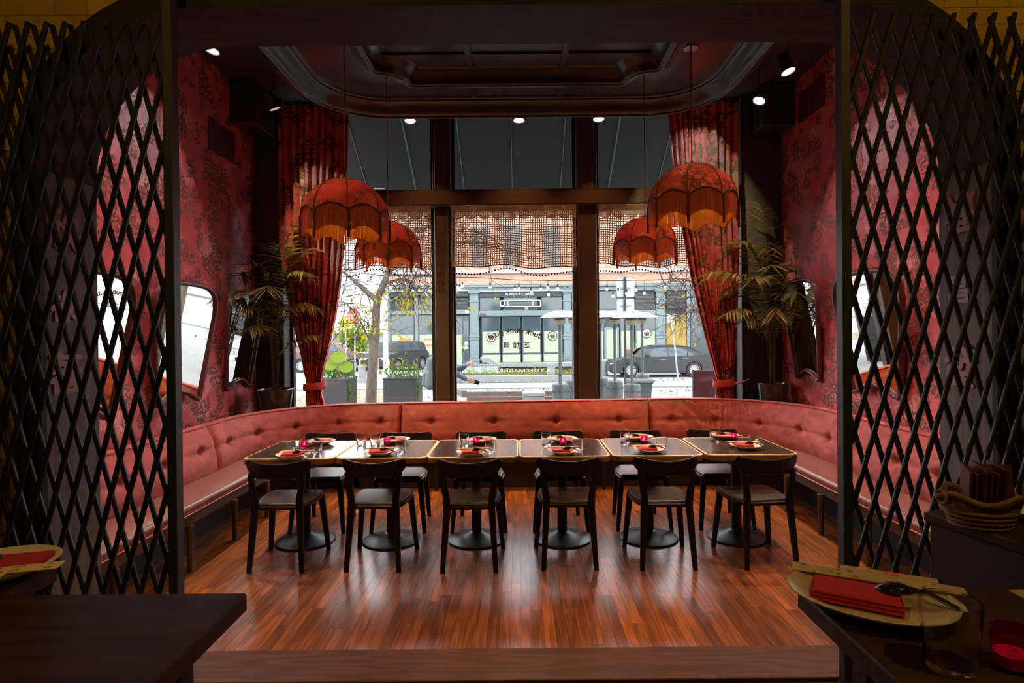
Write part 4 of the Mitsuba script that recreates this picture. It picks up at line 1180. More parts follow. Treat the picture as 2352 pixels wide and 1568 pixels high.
# ---------------------------------------------------------------- the street
GZ = -0.25
mat('paving', pr((0.24, 0.262, 0.262), 0.9))
mat('street', pr((0.25, 0.285, 0.285), 0.85))
mat('concrete', pr((0.36, 0.38, 0.37), 0.9))
mat('teal', pr((0.25, 0.33, 0.345), 0.6))
mat('slate', pr((0.10, 0.125, 0.14), 0.5))
mat('far_glass', pr((0.035, 0.055, 0.060), 0.08, 0.7))
mat('mint', pr((0.56, 0.66, 0.46), 0.9))
mat('louvre', pr((0.13, 0.13, 0.13), 0.6))
mat('sign_black', pr((0.045, 0.06, 0.07), 0.6))
mat('white_paint', pr((0.80, 0.79, 0.76), 0.6))
mat('orange_paint', pr((0.80, 0.30, 0.10), 0.6))
mat('steel', pr((0.10, 0.13, 0.135), 0.4, 0.5, metal=0.2))
mat('steel_light', pr((0.75, 0.76, 0.77), 0.3, 0.6, metal=0.3))
mat('bark', pr(proc(lambda p, n, uv: mix((0.04, 0.03, 0.023), (0.16, 0.13, 0.10), fbm(p.x * 50, p.y * 50, p.z * 8, octaves=3))), 0.9))
mat('twig', pr((0.075, 0.06, 0.055), 0.9))
mat('yellow_leaf', {'type': 'principledthin', 'base_color': rgb(.72, .58, .04), 'roughness': .7, 'diff_trans': .9, 'spec_trans': 0.0})
mat('green_leaf', {'type': 'principledthin', 'base_color': rgb(.13, .30, .06), 'roughness': .6, 'diff_trans': .7, 'spec_trans': 0.0})
mat('lime_leaf', {'type': 'principledthin', 'base_color': rgb(.36, .50, .07), 'roughness': .6, 'diff_trans': .8, 'spec_trans': 0.0})
mat('flower_red', pr((0.62, 0.05, 0.08), 0.6))
mat('planter', pr((0.026, 0.034, 0.034), 0.5))
mat('rubber', pr((0.02, 0.02, 0.022), 0.8))
mat('car_paint', pr((0.026, 0.035, 0.042), 0.30, 0.4, clearcoat=0.3, clearcoat_gloss=0.9))
mat('maroon_paint', pr((0.07, 0.03, 0.035), 0.25, 0.6, clearcoat=1.0))
mat('car_glass', pr((0.04, 0.06, 0.08), 0.08, 0.5))
mat('alloy', pr((0.62, 0.63, 0.64), 0.3, 0.6, metal=0.6))
mat('awning', pr((0.060, 0.068, 0.068), 0.8))
mat('awning_seam', pr((0.20, 0.24, 0.25), 0.5))
mat('gravel_a', pr((0.40, 0.34, 0.25), 0.9))
mat('timber', pr((0.16, 0.12, 0.10), 0.8))
mat('terracotta', pr((0.40, 0.13, 0.07), 0.8))


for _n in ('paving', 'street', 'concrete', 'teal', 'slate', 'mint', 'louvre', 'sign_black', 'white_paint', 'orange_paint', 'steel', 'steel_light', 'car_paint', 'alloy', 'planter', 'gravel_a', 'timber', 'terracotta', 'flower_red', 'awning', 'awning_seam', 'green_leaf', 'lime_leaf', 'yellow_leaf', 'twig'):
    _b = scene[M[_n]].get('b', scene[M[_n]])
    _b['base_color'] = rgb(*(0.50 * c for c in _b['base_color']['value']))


def bricks(p, n, uv):
    row = dr.floor(p.z / 0.075)
    h = p.x + row * 0.11
    r = cell_rand(dr.floor(h / 0.22), row, 3)
    j = dr.maximum(smoothstep(0.44, 0.5, dr.abs(h / 0.22 - dr.floor(h / 0.22) - 0.5)), smoothstep(0.38, 0.48, dr.abs(p.z / 0.075 - row - 0.5)))
    return mix(mix((0.38, 0.175, 0.115), (0.48, 0.255, 0.175), r), (0.35, 0.29, 0.24), j * 0.7)


mat('far_brick', pr(proc(bricks), 0.9))
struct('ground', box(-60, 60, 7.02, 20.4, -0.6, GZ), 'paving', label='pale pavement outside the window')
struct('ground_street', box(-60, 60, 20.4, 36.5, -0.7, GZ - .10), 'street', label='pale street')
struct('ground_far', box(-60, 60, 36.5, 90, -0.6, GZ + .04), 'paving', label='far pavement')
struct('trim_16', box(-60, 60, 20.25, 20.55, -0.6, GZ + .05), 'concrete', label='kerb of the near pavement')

# awning over the upper window, seen from below
aw = thing('awning', 'dark grey fabric awning outside the upper window', 'awning')
put('fabric', hull([(x, y, z + d) for x in (-3.2, 3.1) for (y, z) in ((7.045, 4.76), (8.75, 3.66)) for d in (0, .006)]), 'awning', aw)
for k in range(-4, 5):
    x = -0.08 + .71 * k
    put('seam', tube([(x, 7.07, 4.735), (x, 8.74, 3.655)], .007 + .006 * (k in (-2, 2)), 6), 'awning_seam', aw)
put('front_bar', tube([(-3.2, 8.76, 3.66), (3.1, 8.76, 3.66)], .02, 8), 'awning', aw)


def lay(m, x, y, z, mirror=False, sx=1.0):
    """Lettering stood up facing -y at (x, y, z); mirrored = painted to be read from the street."""
    v, f = tm(m) if hasattr(m, 'vertices') else m
    s = -1 if mirror else 1
    V = np.stack([x + s * sx * v[:, 0], y - v[:, 2], z + v[:, 1]], 1)
    return V, (f[:, ::-1] if not mirror else f)


# lettering on the window glass (mirrored, as it is read from outside)
mat('letter_dark', pr((0.085, 0.05, 0.035), 0.6))
mat('letter_white', {'type': 'principledthin', 'base_color': rgb(.95, .95, .95), 'roughness': .6, 'diff_trans': 1.2, 'spec_trans': 0.0})
tmesh = meshkit.text_mesh('duck duck goat', .058, .0012, bold=True)
v = np.array(tmesh.vertices); w_ = v[:, 0].max()
cxw, Rw = (at(1184, 770, 6.935)[0]), 0.62
arc_w = 0.66
th = (v[:, 0] / w_ - .5) * arc_w / Rw
rad = Rw + v[:, 1]
zb_ = at(1188, 764, 6.935)[2]
V = np.stack([cxw - rad * np.sin(th), np.full(len(v), 6.930) - v[:, 2], zb_ - Rw + rad * np.cos(th)], 1)
put('lettering', (V, np.array(tmesh.faces)), 'letter_dark', 'window_2', label='mirrored dark arched lettering')
for ch, px_ in (('芝', 1210), ('加', 1186), ('哥', 1163)):
    p = at(px_, 791, 6.935)
    gm = glyph(ch, .075, .0012)
    put('character', lay(gm, p[0], 6.931, p[2], True), 'letter_dark', 'window_2', label='mirrored dark Chinese character')
t2 = meshkit.text_mesh('FULTON MARKET', .032, .0012)
wt = t2.vertices[:, 0].max()
p = at(1284, 853, 6.935)
put('lettering', lay(t2, p[0], 6.931, p[2], True, .78 / wt), 'letter_white', 'window_2', label='mirrored white lettering')
p = at(985, 857, 6.935)
put('lettering', lay(t2, p[0], 6.931, p[2], True, .62 / wt), 'letter_white', 'window_1', label='mirrored white lettering')

# ---------------------------------------------------------------- storefront building across the street
SY = 37.0
bd = thing('storefront_building', 'teal cast-iron storefront with brick above, across the street', 'building')


def fx(x): return at(x, 769, SY)[0]
def fz(y, x=1192): return at(x, y, SY)[2]


def F(x0, x1, y0, y1, d0=0.0, d1=0.3, m='teal', nm='panel', parent=bd, label=None, bev=0.02):
    """A slab given by its outline in the facade (photograph pixels at the facade's depth), proud by -d0."""
    xm = (x0 + x1) / 2
    a, b = sorted((fz(y0, xm), fz(y1, xm)))
    return put(nm, box(fx(x0), fx(x1), SY + d0, SY + d1, a, b, bev), m, parent, label=label)


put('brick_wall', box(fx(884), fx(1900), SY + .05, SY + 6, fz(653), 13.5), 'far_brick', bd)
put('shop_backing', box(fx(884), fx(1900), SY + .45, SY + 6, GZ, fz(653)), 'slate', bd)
put('side_wall', box(fx(884), fx(884) + .3, SY + .02, SY + 6, GZ, fz(653)), 'teal', bd)
F(880, 1900, 617, 626, -.12, .2, 'white_paint', 'stone_course')
F(880, 1900, 653, 658, -.30, .2, nm='cornice')
F(880, 1900, 658, 667, -.18, .2, nm='cornice')
for x in (905, 1010, 1085, 1160, 1250, 1330, 1420, 1500, 1590, 1680):
    w = put('window', box(fx(x), fx(x + 40), SY - .02, SY + .1, fz(612), fz(520)), 'teal', bd)
    for (a, b) in ((523, 564), (568, 609)):
        put('pane', box(fx(x + 4), fx(x + 36), SY - .03, SY + .02, fz(b), fz(a)), 'far_glass', w)
    put('lintel', box(fx(x - 3), fx(x + 43), SY - .08, SY + .1, fz(520), fz(512)), 'white_paint', bd)
cols = [(890, 897), (953, 961), (1079, 1100), (1294, 1313), (1507, 1528), (1577, 1584), (1660, 1675)]
for a, b in cols:
    c = F(a, b, 667, 840, -.14, .3, nm='column')
    if b - a > 15:
        put('capital', box(fx(a) - .08, fx(b) + .08, SY - .24, SY + .1, fz(673), fz(666)), 'teal', c)
        for s in (a + 3, b - 3):
            put('scroll', xf(lathe([(0, -.04), (.10, -.04), (.12, 0), (.10, .04), (0, .04)], 14), (fx(s), SY - .22, fz(659)), rx=PI / 2), 'teal', c, 40)
        for (y0, y1) in ((698, 764), (790, 820)):
            put('inset_panel', box(fx(a + 4), fx(b - 4), SY - .17, SY, fz(y1), fz(y0)), 'teal', c)
        for y0 in (690, 770, 776, 824):
            put('band', box(fx(a) - .04, fx(b) + .04, SY - .18, SY + .1, fz(y0 + 3), fz(y0)), 'teal', c)
# sign fascias with lettering
for a, b, tx, tw in ((897, 1078, 949, 68), (1101, 1293, 1161, 66)):
    s = F(a, b, 669, 682, -.10, .2, 'sign_black', 'sign_fascia')
    F(a, b, 667, 669.5, -.22, .1, 'white_paint', 'fascia_rail')
    for word, xw, wpx, hw_ in (("KUMA'S", tx, .43, 0), ("CORNER", tx + .565 * tw, .435, 0)):
        tmw = meshkit.text_mesh(word, .15, .02, bold=True)
        put('lettering', lay(tmw, fx(xw), SY - .10, fz(678.5, xw), False, (wpx * tw * SY / FPX) / tmw.vertices[:, 0].max()), 'white_paint', s, label='pale lettering')
    put('emblem', xf(lathe([(0, -.02), (.085, -.02), (.085, .02), (0, .02)], 5), (fx(tx + .5 * tw), SY - .11, fz(675.5)), rx=PI / 2, rz=0), 'white_paint', s)


def louvres(x0, x1, y0, y1):
    k = F(x0, x1, y0, y1, .05, .3, 'louvre', 'louvre_panel')
    n = int((y1 - y0) / 3.2)
    put('slats', cat([xf(box(fx(x0 + 1), fx(x1 - 1), -.06, .06, -.012, .012), (0, SY + .02, fz(y0 + 2 + 3.2 * i)), 0, .5) if False else box(fx(x0 + 1), fx(x1 - 1), SY - .02, SY + .06, fz(y0 + 2 + 3.2 * i + 1.5), fz(y0 + 2 + 3.2 * i)) for i in range(n)]), 'steel', k, kind='stuff')


def pane(x0, x1, y0, y1, paper=None, parent=bd):
    w = F(x0 - 2, x1 + 2, y0 - 2, y1 + 2, .0, .12, 'slate', 'window_frame')
    put('pane', box(fx(x0), fx(x1), SY - .005, SY + .02, fz(y1), fz(y0)), 'far_glass', w)
    if paper:
        put('paper', box(fx(x0 + .7), fx(x1 - .7), SY - .012, SY - .004, fz(y1 - .5), fz(paper)), 'mint', w, label='mint green paper')
    return w


# middle bay
for a, b in ((1104, 1147), (1159, 1232), (1246, 1291)):
    pane(a, b, 684, 712)
F(1100, 1294, 713, 727, -.06, .2, nm='beam')
F(1100, 1294, 724, 727, -.12, .2, 'slate', 'beam_rail')
for a, b in ((1108, 1147), (1154.5, 1193.5), (1201.5, 1241), (1249, 1291)):
    pane(a, b, 729, 810, 761)
    w = F(a - 3, b + 3, 812, 833, .0, .12, 'slate', 'window_frame')
    put('paper', box(fx(a), fx(b), SY - .012, SY, fz(831), fz(814)), 'mint', w, label='mint green paper')
fr = put('hanging_frame', cat(*[tube([(fx(a), SY - .5, fz(ya)), (fx(b), SY - .5, fz(yb))], .035, 8) for a, ya, b, yb in ((1151, 691, 1241, 691), (1151, 704.5, 1241, 704.5), (1151, 691, 1151, 704.5), (1241, 691, 1241, 704.5), (1168, 691, 1168, 704.5), (1224, 691, 1224, 704.5))]), 'white_paint', bd, True, label='empty white sign frame')
put('frame_ring', tube([(fx(1155) + .16 * math.cos(q), SY - .5, fz(697) + .16 * math.sin(q)) for q in np.linspace(0, 2 * PI, 20)], .03, 6), 'white_paint', bd, True)
# left bay
louvres(897, 950, 684, 712)
pane(963, 1008, 684, 712)
louvres(1046, 1077, 684, 712)
F(884, 1080, 713, 722, -.06, .2, nm='beam')
pane(899, 950, 724, 813, 766)
pane(963, 1008, 724, 813, 766)
F(890, 1010, 815, 840, -.04, .3, 'slate', 'stall_riser')
tg = meshkit.text_mesh('POSE', .26, .004)
put('graffiti', lay(tg, fx(966), SY - .045, fz(830, 980)), 'rubber', bd, label='black scrawled lettering')
pane(1046, 1061, 728, 838, 767)
d_ = F(1062, 1078, 726, 840, -.02, .12, 'slate', 'shop_door')
put('door_glass', box(fx(1066), fx(1075), SY - .03, SY, fz(826), fz(735)), 'far_glass', d_)
put('door_handle', tube([(fx(1064), SY - .09, fz(806)), (fx(1064), SY - .09, fz(800))], .03, 6), 'rubber', d_)
for y in (783, 792):
    put('notice', box(fx(1067), fx(1075), SY - .036, SY - .028, fz(y + 8), fz(y)), 'white_paint', d_)
for x0 in (935 - 18, 995 - 22):
    k = put('notice', box(fx(x0), fx(x0 + 26), SY - .03, SY - .008, fz(793), fz(775)), 'orange_paint', bd, label='orange window sign')
    put('notice_print', box(fx(x0 + 3), fx(x0 + 20), SY - .036, SY - .028, fz(788), fz(780)), 'white_paint', k)
# right bays
louvres(1315, 1330, 668, 712)
pane(1372, 1416, 670, 711)
louvres(1461, 1505, 664, 711)
F(1313, 1507, 713, 722, -.06, .2, nm='beam')
pane(1318, 1345, 724, 825, 762)
pane(1372, 1386, 728, 836, 762)
d2 = F(1388, 1422, 752, 840, -.02, .12, 'teal', 'shop_door')
put('door_glass', box(fx(1393), fx(1417), SY - .03, SY, fz(825), fz(759)), 'mint', d2)
pane(1426, 1455, 724, 830, 762)
pane(1461, 1505, 724, 830, 762)
louvres(1532, 1575, 668, 709)
w = F(1530, 1575, 722, 800, 0, .12, 'slate', 'window_frame')
mat('mustard', pr((0.26, 0.18, 0.045), 0.9))
put('drape', cat([xf(lathe([(0, 0), (.11, 0), (.11, fz(724) - fz(800)), (0, fz(724) - fz(800))], 8), (fx(1533 + 4 * i), SY - .02, fz(800))) for i in range(11)]), 'mustard', w, 40, label='mustard yellow drape')
pane(1588, 1640, 722, 825)
pane(1588, 1640, 668, 709)
# round emblem signs: a dark ring, a white face, an orange sun and a dark beast
for (x, y) in ((1128, 774), (1269, 772), (1485, 768)):
    k = F(x - 9, x + 9, y - 1, y + 1, -.03, -.02, 'sign_black', 'round_sign', label='round sign with a dark beast before an orange sun')
    def disc(r, dx, dz, d, m, nm, sy=1.0, half=False):
        q = Point(0, 0).buffer(r)
        if half: q = q.intersection(sbox(-2, 0, 2, 2))
        q = affinity.scale(q, 1, sy, origin=(0, 0))
        vv, ff = prism(q, .02)
        put(nm, (np.stack([vv[:, 0] + fx(x) + dx, SY - d - vv[:, 2], vv[:, 1] + fz(y) + dz], 1), ff), m, k)
    disc(.31, 0, 0, .03, 'sign_black', 'sign_ring'); disc(.26, 0, 0, .05, 'white_paint', 'sign_face'); disc(.17, 0, .02, .07, 'orange_paint', 'sign_sun')
    beast = unary_union([affinity.scale(Point(.02, -.02).buffer(.115), 1.15, .62), affinity.scale(Point(-.13, .01).buffer(.055), 1.1, 1), sbox(-.09, -.16, -.045, -.03), sbox(-.035, -.15, 0, -.03), sbox(.05, -.16, .095, -.03), sbox(.10, -.15, .135, -.02)])
    vv, ff = prism(beast, .02)
    put('sign_beast', (np.stack([vv[:, 0] + fx(x), SY - .09 - vv[:, 2], vv[:, 1] + fz(y)], 1), ff), 'sign_black', k)
put('downlight', box(fx(1104), fx(1116), SY - .4, SY - .1, fz(724), fz(719)), 'slate', bd)

# ---------------------------------------------------------------- cars


def car(name, label, prof, green, wheels, R, width, paint, to, wins, extra=None):
    """prof: lower body outline (x, z); green: (belt x0, x1, roof x0, x1, belt z, roof z); local x forward is negative."""
    t = thing(name, label, 'car')
    hw_ = width / 2
    body = Polygon(prof)
    for wx in wheels:
        body = body.difference(Point(wx, R).buffer(R * 1.12))
    body = body.buffer(-.03).buffer(.05).buffer(-.02)
    ms = []
    for ins, y0, y1 in ((.05, -hw_, -hw_ + .05), (.0, -hw_ + .05, hw_ - .05), (.05, hw_ - .05, hw_)):
        vv, ff = prism(body.buffer(-ins), y1 - y0)
        ms.append((np.stack([vv[:, 0], vv[:, 2] + y0, vv[:, 1]], 1), ff[:, ::-1]))
    bx0, bx1, rx0, rx1, bz, rz_ = green
    cab = []
    for q in np.linspace(0, 1, 6):
        z = bz + (rz_ - bz) * math.sin(q * PI / 2) ** .9
        e = q ** 1.6
        cab += [((bx0 + (rx0 - bx0) * q), s * (hw_ - .09 - .22 * e), z) for s in (-1, 1)] + [((bx1 + (rx1 - bx1) * q), s * (hw_ - .09 - .22 * e), z) for s in (-1, 1)]
    cab += [((rx0 + rx1) / 2 + dx, s * (hw_ - .36), rz_ + .03) for s in (-1, 1) for dx in (-.5, .5)]
    put('body', cat(*ms, hull(cab)), paint, t, 35, to=to)
    for nm, poly in wins:
        vv, ff = prism(Polygon(poly), .012)
        for s in (-1, 1):
            e = np.clip((vv[:, 1] - bz) / (rz_ - bz), 0, 1)
            yy = s * (hw_ - .085 - .22 * (np.arcsin(np.clip(e, 0, 1) ** (1 / .9)) / (PI / 2)) ** 1.6 + .004 + vv[:, 2])
            put(nm, (np.stack([vv[:, 0], yy, vv[:, 1]], 1), ff if s < 0 else ff[:, ::-1]), 'car_glass', t, to=to)
    for wx in wheels:
        for s in (-1, 1):
            k = put('wheel', xf(lathe([(R * .62, -.10), (R * .96, -.10), (R, -.06), (R, .06), (R * .96, .10), (R * .62, .10)], 28), (wx, s * (hw_ - .12), R), rx=PI / 2), 'rubber', t, 40, to=to)
            sp = [lathe([(0, -.05), (R * .18, -.05), (R * .18, .06), (0, .07)], 12), lathe([(R * .58, -.08), (R * .66, -.08), (R * .66, .08), (R * .58, .08)], 28)]
            sp += [xf(box(R * .1, R * .62, -.035, .035, .0, .05), rz=a) for a in np.arange(10) * 2 * PI / 10 + .2]
            put('rim', xf(cat(sp), (wx, s * (hw_ - .06), R), rx=PI / 2 * (1 if s < 0 else -1)), 'alloy', k, to=to)
    for (x0, x1, y0, y1, z0, z1, m, nm) in extra or []:
        put(nm, box(x0, x1, y0, y1, z0, z1, .006), m, t, to=to)
    return t


p = at(1398, 862, 26.3)
sd = [(0.02, .30), (0.0, .48), (.06, .66), (.25, .76), (.9, .88), (1.55, .94), (2.6, .96), (3.9, 1.00), (4.45, 1.02), (4.80, .94), (4.88, .7), (4.86, .35), (4.7, .24), (.2, .20)]
yb_ = -.91
car('sedan_car', 'dark blue-grey sedan parked across the street at the right', sd, (1.25, 4.35, 2.05, 3.45, .93, 1.43), (.98, 3.86), .335, 1.84, 'car_paint',
    T4().translate([float(p[0]), 27.0, GZ - .10]),
    [('side_window', [(1.72, .98), (2.12, 1.33), (2.62, 1.37), (2.66, .98)]), ('side_window', [(2.74, .98), (2.72, 1.37), (3.30, 1.33), (3.55, 1.18), (3.55, .98)]), ('side_window', [(3.60, .98), (3.60, 1.16), (3.85, 1.04), (3.88, .98)])],
    [(1.6, 3.95, yb_ + .045, yb_ + .06, .955, .972, 'alloy', 'chrome_strip'), (2.35, 2.58, yb_ - .012, yb_ + .02, .80, .83, 'alloy', 'door_handle'), (3.35, 3.58, yb_ - .012, yb_ + .02, .82, .85, 'alloy', 'door_handle'),
     (2.695, 2.703, yb_ - .002, yb_ + .02, .30, .95, 'rubber', 'door_seam'), (1.62, 1.628, yb_ - .002, yb_ + .02, .32, .9, 'rubber', 'door_seam'), (1.3, 3.5, yb_ - .006, yb_ + .05, .20, .25, 'rubber', 'sill'),
     (.05, .32, yb_ + .01, yb_ + .10, .56, .68, 'steel_light', 'headlight'), (1.62, 1.84, yb_ - .14, yb_ + .06, .96, 1.06, 'car_paint', 'door_mirror')])
sv = [(0.0, .35), (0, .9), (.2, 1.02), (1.1, 1.10), (4.4, 1.14), (4.6, 1.0), (4.6, .35), (4.4, .25), (.2, .25)]
sw = [('side_window', [(1.55, 1.16), (1.95, 1.55), (2.5, 1.58), (2.5, 1.16)]), ('side_window', [(2.6, 1.16), (2.6, 1.58), (3.5, 1.56), (3.5, 1.16)])]
p = at(768, 848, 30)
car('suv_car', 'dark maroon car behind the traffic signs at the far left', sv, (1.1, 4.4, 1.9, 4.1, 1.10, 1.66), (.95, 3.75), .36, 1.85, 'maroon_paint', T4().translate([float(p[0]) + 1.0, 33.6, GZ - .1]).rotate([0, 0, 1], 190), sw)
p = at(850, 845, 30)
car('suv_car', 'black car seen from the front behind the tree trunk', sv, (1.1, 4.4, 1.9, 4.1, 1.10, 1.66), (.95, 3.75), .36, 1.85, 'rubber', T4().translate([float(p[0]) + .1, 30.4, GZ - .1]).rotate([0, 0, 1], 72), sw,
    [(-.02, .04, -.8, -.45, .72, .86, 'steel_light', 'headlight'), (-.02, .04, .45, .8, .72, .86, 'steel_light', 'headlight'), (-.03, .03, -.25, .25, .45, .56, 'white_paint', 'number_plate')])

# ---------------------------------------------------------------- patio heaters
mat('heater_mesh', pr((0.06, 0.06, 0.055), 0.6))
mat('burner', pr((0.45, 0.42, 0.30), 0.3, 0.6, metal=0.7))


def heater(px, D, label, top=712):
    x = at(px, 800, D)[0]
    zt = at(px, top, D)[2]
    t = thing('patio_heater', label, 'patio heater', 'mushroom patio heaters outside')
    L = zt - GZ
    put('tank_base', lathe([(0, 0), (.178, 0), (.182, .01), (.182, .76), (.172, .80), (.08, .815), (0, .815)], 28, (x, D, GZ)), 'steel', t, 40)
    put('vent_slots', cat([box(x + .180 * math.cos(q) - .008, x + .180 * math.cos(q) + .008, D + .180 * math.sin(q) - .008, D + .180 * math.sin(q) + .008, GZ + .62, GZ + .66) for q in np.linspace(0, 2 * PI, 22, endpoint=False)]), 'rubber', t, kind='stuff')
    put('pole', lathe([(0, .80), (.036, .80), (.036, L - .42), (.055, L - .41), (.055, L - .37), (.036, L - .36), (.036, L - .33), (0, L - .33)], 16, (x, D, GZ)), 'steel', t, 40)
    put('burner', lathe([(0, L - .34), (.05, L - .34), (.13, L - .29), (.14, L - .26), (.12, L - .24), (.135, L - .22), (0, L - .22)], 20, (x, D, GZ)), 'burner', t, 40)
    put('mesh_cage', lathe([(0, L - .22), (.115, L - .22), (.135, L - .10), (0, L - .10)], 20, (x, D, GZ)), 'heater_mesh', t, 40)
    put('reflector', lathe([(.41, L - .165), (.43, L - .16), (.425, L - .145), (.30, L - .065), (.14, L - .012), (0, L), (0, L - .02), (.28, L - .09)], 28, (x, D, GZ)), 'steel_light', t, 40)


for px_, D, n in ((1286, 12.8, 'leftmost of the row outside'), (1317, 13.8, 'just left of the right window post'), (1379, 14.5, 'just right of the right window post'), (1412, 13.5, 'third from the right'), (1451, 12.6, 'nearest, second from the right'), (1475, 15.6, 'rightmost and farthest back')):
    heater(px_, D, f'steel mushroom patio heater, {n}', 713 if px_ != 1475 else 716)
k = thing('utility_bin', 'grey bin behind the patio heaters', 'bin')
a, b = at(1447, 900, 14.6)[0], at(1494, 900, 14.6)[0]
zt = at(1470, 872, 14.6)[2]
put('body', hull([(x, y, GZ) for x in (a + .03, b - .03) for y in (14.5, 15.0)] + [(x, y, zt - .08) for x in (a, b) for y in (14.4, 15.05)]), 'steel', k)
put('lid', box(a - .03, b + .04, 14.36, 15.08, zt - .08, zt, .02), 'steel', k)
put('handle', tube([(b + .02, 14.5, zt - .05), (b + .08, 14.5, zt - .02), (b + .08, 14.9, zt - .02), (b + .02, 14.9, zt - .05)], .02, 6), 'steel', k)

# ---------------------------------------------------------------- planters, flowers
def blob_leaves(n, c, rad, size, m, seed, down=0.0):
    g = np.random.default_rng(seed)
    base = np.array([(0, 0, 0), (.35, .22, .06), (1, 0, 0), (.35, -.22, .06)])
    V, Fc = [], []
    for i in range(n):
        d = g.normal(size=3); d /= np.linalg.norm(d)
        q = np.array(c) + d * np.array(rad) * g.random() ** .4
        u = g.normal(size=3); u[2] -= down; u /= np.linalg.norm(u)
        w = np.cross(u, g.normal(size=3)); w /= np.linalg.norm(w)
        n3 = np.cross(u, w)
        s = size * (.6 + .8 * g.random())
        V.append(q + s * (base[:, :1] * u + base[:, 1:2] * w + base[:, 2:] * n3))
        Fc += [(4 * i, 4 * i + 1, 4 * i + 2), (4 * i, 4 * i + 2, 4 * i + 3)]
    return np.vstack(V), np.array(Fc)


def planter(x0, x1, ytop, D, label, seed, big=False):
    t = thing('planter_box', label, 'planter', None)
    a, b = at(x0, ytop, D)[0], at(x1, ytop, D)[0]
    zt = at((x0 + x1) / 2, ytop, D)[2]
    d = b - a
    put('box', cat(box(a, b, D, D + d, GZ, zt - .02, .01), box(a - .012, b + .012, D - .012, D + d + .012, zt - .03, zt, .006)), 'planter', t)
    cx_ = (a + b) / 2
    put('foliage', cat(blob_leaves(330, (cx_, D + d * .45, zt + .10), (d * .62, d * .5, .17), .085, '', seed), blob_leaves(90, (b + .03, D + .1, zt - .28), (.05, .08, .30), .06, '', seed + 1, 1.5)), 'green_leaf', t, kind='stuff', label='green trailing foliage')
    g = np.random.default_rng(seed)
    put('stems', cat([tube([(cx_ + dx, D + d * .5, zt), (cx_ + dx * 1.15, D + d * .5, zt + h)], .006, 5) for dx, h in ((-.2, .42), (.02, .50), (.28, .40))]), 'green_leaf', t)
    put('tall_leaves', cat([blob_leaves(14, (cx_ + dx, D + d * .45, zt + h), (.09, .09, .18), .075, '', seed + 5 + i) for i, (dx, h) in enumerate(((-.2, .27), (.02, .33), (.28, .27)))]), 'lime_leaf', t, kind='stuff')
    fl = []
    for i in range(26):
        q = (cx_ + d * (g.random() - .5) * 1.1, D + d * g.random() * .6, zt + .05 + .32 * g.random())
        fl.append(blob_leaves(7, q, (.02, .02, .02), .035, '', seed * 31 + i))
    put('blossom', cat(fl), 'flower_red', t, kind='stuff', label='red blossoms')
    if big:
        for i, (dx, dz, r) in enumerate(((-.05, .44, .17), (.10, .24, .16), (-.22, .28, .15))):
            aa = np.linspace(0, 2 * PI, 18, endpoint=False)
            rr = r * (1 - .25 * np.cos(aa)) * (.8 + .2 * np.abs(np.sin(aa / 2)))
            ring_ = np.column_stack([cx_ + .3 + dx + rr * np.cos(aa), D - .05 + .25 * rr * np.sin(aa), zt + dz + .7 * rr * np.sin(aa)])
            c0 = np.array([[cx_ + .3 + dx, D - .02, zt + dz + .05]])
            put('large_leaf', (np.vstack([ring_, c0]), np.array([(j, (j + 1) % 18, 18) for j in range(18)])), 'lime_leaf', t, True)
            put('leaf_stalk', tube([(cx_, D + .2, zt), (cx_ + .2 + dx, D + .05, zt + dz - .05)], .012, 6), 'green_leaf', t)


planter(880, 957, 868, 12.0, 'dark square planter with red flowers and trailing green plants', 3)
planter(716, 797, 870, 11.6, 'dark planter with large lime leaves beside the left curtain', 9, True)

# ---------------------------------------------------------------- trees
def branch_tree(name, label, trunk, r0, main, seed, twig_n, leaf_n, leaf_zone, droop=.35):
    t = thing(name, label, 'tree')
    put('trunk', tube(trunk, np.linspace(r0, r0 * .62, len(trunk)), 14), 'bark', t, True)
    g = np.random.default_rng(seed)
    tips, tw = [], []
    for path, r in main:
        P = np.array(path)
        put('branch', tube(P, np.linspace(r, r * .35, len(P)), 8), 'bark', t, True)
        for j in range(twig_n):
            q = .15 + .85 * g.random()
            i = q * (len(P) - 1); i0 = int(min(i, len(P) - 2))
            b = P[i0] + (P[i0 + 1] - P[i0]) * (i - i0)
            d = g.normal(size=3) * (1, .6, .8); d /= np.linalg.norm(d)
            L = .5 + 1.0 * g.random()
            pts = [b]
            for s in range(6):
                d = d + g.normal(size=3) * .28 + np.array([0, 0, -droop * .45]); d /= np.linalg.norm(d)
                pts.append(pts[-1] + d * L / 6)
            tw.append(tube(pts, np.linspace(.011, .004, 7), 4, caps=False))
            tips += pts[3:]
            for kk in (2, 4):
                d2 = d + g.normal(size=3) * .7 + np.array([0, 0, -droop]); d2 /= np.linalg.norm(d2)
                p2 = [pts[kk], pts[kk] + d2 * L * .25, pts[kk] + d2 * L * .45 + np.array([0, 0, -.08])]
                tw.append(tube(p2, [.007, .005, .003], 4, caps=False)); tips += p2[1:]
    put('twigs', cat(tw), 'twig', t, kind='stuff')
    tips = np.array(tips)
    ok = tips[leaf_zone(tips)]
    lv = []
    for i in range(leaf_n):
        q = ok[g.integers(len(ok))] + g.normal(size=3) * .03
        lv.append(blob_leaves(1, q, (.01, .01, .01), .11, '', seed * 977 + i, 1.2))
    put('leaves', cat(lv), 'yellow_leaf', t, kind='stuff', label='last yellow leaves')


